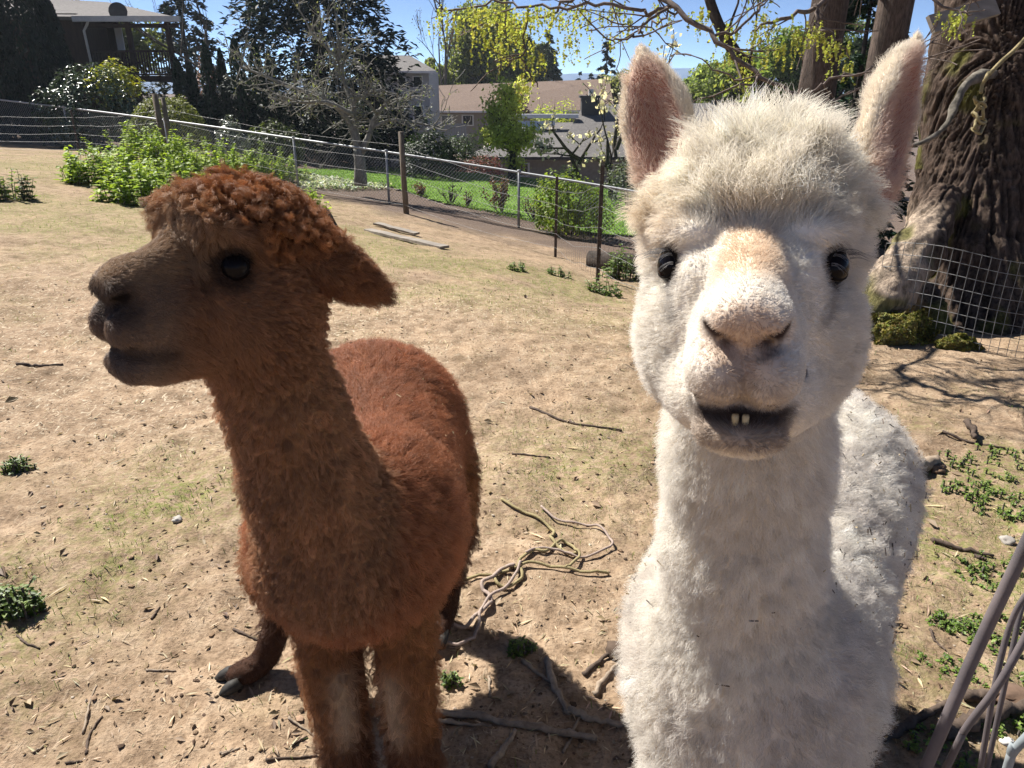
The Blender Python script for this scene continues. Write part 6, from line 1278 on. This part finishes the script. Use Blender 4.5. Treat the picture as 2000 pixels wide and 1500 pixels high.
def cord(parent, name, pts, r, mat, lift=.0, n=90):
    q = spline(np.array([G(*p) for p in zc(pts)]), n); q[:, 2] = np.maximum(q[:, 2], hr(q[:, 0], q[:, 1])) + r + lift; q[:, 2] += .006 * np.abs(np.sin(np.linspace(0, len(pts) * 1.7, n))); m = MB(); m.tube(q - np.array(parent.location), r, 7); m.build(name, mat, parent)
rp = tag(empty('rope', G(1010, 1110)), 'tangle of old yellow rope on the soil between the alpacas', 'rope')
cord(rp, 'strand', [(490, 100), (560, 140), (640, 170), (720, 205), (765, 245), (765, 280), (750, 300), (790, 350), (850, 385), (885, 370), (870, 340), (820, 315), (780, 335), (720, 385), (660, 380), (610, 410), (580, 440), (600, 490), (590, 515), (530, 545), (470, 540), (455, 500), (490, 470), (540, 455), (575, 465)], .0055, ROPEO, n=160)
cord(rp, 'strand', [(130, 550), (250, 520), (350, 500), (450, 485), (530, 478)], .005, ROPEO); cord(rp, 'strand', [(700, 130), (770, 185), (850, 205), (930, 215), (1010, 240), (1060, 290), (1080, 325), (1060, 355), (1000, 385), (900, 400), (840, 385), (760, 375), (680, 375), (620, 400)], .0042, ROPEG, .006)
cord(rp, 'strand', [(1060, 475), (960, 485), (860, 470), (760, 455), (640, 445), (560, 470)], .005, ROPEO, .004); cord(rp, 'loop', [(880, 360), (905, 385), (890, 420), (850, 455), (830, 465)], .005, ROPEO, .008)
rp2 = tag(empty('cord', G(940, 1180)), 'faded pinkish cord trailing from the rope tangle into the shadow', 'cord'); cord(rp2, 'strand', [(150, 715), (220, 740), (300, 748), (350, 700), (410, 660), (435, 630), (425, 600), (390, 570), (390, 540), (440, 515), (500, 465), (560, 460)], .006, ROPEG, .004); cord(rp2, 'strand', [(120, 800), (200, 840), (270, 845), (335, 815), (350, 790), (370, 740), (375, 690), (400, 650), (440, 600), (520, 550), (570, 490), (590, 450)], .005, ROPEG, .008)
# black stump, log under the stock fence, stones, clod
STUMP = mat_noise('charred_stump', (.010, .011, .010), (.035, .038, .03), 24, .9, .7, .01, (1, 1, .2)); b = G(640, 470); m = MB(); m.tube([(.02, 0, -.1), (0, 0, .12), (-.06, 0, .30), (-.10, 0, .38)], [.17, .15, .115, .04], 11, jit=.12); oo = m.build('stump', STUMP); oo.location = b; tag(oo, 'short leaning black stump behind the brown alpaca', 'stump')
m = MB(); a, c = G(1150, 520), G(1330, 540); m.tube([(0, 0, .10), (c - a) * .5 + [0, 0, .11], c - a + [0, 0, .10]], [.14, .15, .14], 12, jit=.1); oo = m.build('log', mat_noise('dark_rotten_log', (.02, .016, .013), (.07, .055, .045), 12, .95, .7, .01, (.3, 1, 1))); oo.location = a; tag(oo, 'dark rotten log lying behind the stock fence', 'log')
def stone(label, px, py, s, col, seed, name='stone', flat=.6, rough=.35):
    b = G(px, py); g = RG(seed); bm = _bm.new(); _bm.ops.create_icosphere(bm, subdivisions=3, radius=1); v = np.array([w.co for w in bm.verts]); f = np.array([[w.index for w in q.verts] for q in bm.faces]); bm.free(); k = 1 + rough * vnoise(v * 1.6 + seed, seed) + rough * .4 * vnoise(v * 4, seed); oo = link(name, mesh_np(name, v * k[:, None] * [s * 1.2, s, s * flat], f, [mat_noise(name + '_mat', tuple(np.array(col) * .75), col, 60, .9, .5, .003)])); oo.location = b + [0, 0, s * flat * .4]; oo.rotation_euler = (0, 0, g.uniform(0, 6)); return tag(oo, label, name)
stone('smooth pale stone in the mossy patch', 348, 1021, .016, (.46, .43, .38), 1); stone('pale stone by the chickweed edge', 1968, 1050, .022, (.36, .33, .29), 2); stone('white pebble under the grey rods', 1968, 1446, .014, (.6, .58, .54), 3); stone('crumbly dark clod beside the grey twig pair', 1218, 1285, .032, (.10, .07, .05), 4, 'clod', .75, .6); stone('brown clod at the end of the mossy log', 1828, 915, .035, (.19, .125, .08), 5, 'clod', .7, .6); stone('squared brown lump of wood on the twigs', 1985, 1370, .045, (.17, .11, .075), 6, 'clod', .5, .3)
# ------------------------------------------------------------------ grey rods leaning just in front of the side fence
RODM = mat_noise('pinkish_grey_rod', (.080, .072, .078), (.150, .125, .125), 14, .6, .4, .003, spec=.4)
def rod(label, pts, r, name='rod', cat='rod', mat=RODM):
    q = [np.array(p, float) for p in pts]; d = q[-1] - q[-2]; d /= np.linalg.norm(d); k = max((q[-1][2] + .02) / max(-d[2], .2), .05); q.append(q[-1] + d * k); c = q[-1].copy(); m = MB(); m.tube(spline(q, 26) - c, r, 10); oo = m.build(name, mat); oo.location = c; return tag(oo, label, cat)
rod('thick grey rod leaning across the corner beside the white alpaca', [P(2080, 900, .86), P(2005, 1062, .90), P(1905, 1275, .95), P(1808, 1500, 1.0)], .0076); rod('thinner bent rod crossing under the thick grey one', [P(2060, 1130, .98), P(2000, 1250, 1.0), P(1945, 1345, 1.02), P(1885, 1425, 1.05), P(1848, 1500, 1.08)], .0050, 'bent_rod'); rod('slim curved wire beside the bent rod', [P(2050, 1120, 1.05), P(2002, 1165, 1.06), P(1970, 1230, 1.08), P(1942, 1345, 1.1), P(1915, 1500, 1.14)], .0042, 'wire', 'wire'); rod('slim straight wire next to the curved one', [P(2040, 1100, 1.1), P(1998, 1180, 1.11), P(1975, 1280, 1.12), P(1932, 1480, 1.16)], .0038, 'wire', 'wire')
PALE = mat_noise('pale_blue_grey_wire', (.20, .23, .24), (.30, .33, .34), 20, .6, .1, .002); rod('pale looping wire end over the pebbles', [P(2060, 1380, .95), P(2005, 1440, .96), P(1975, 1475, .98), P(1962, 1520, 1.0)], .0055, 'wire', 'wire', PALE)
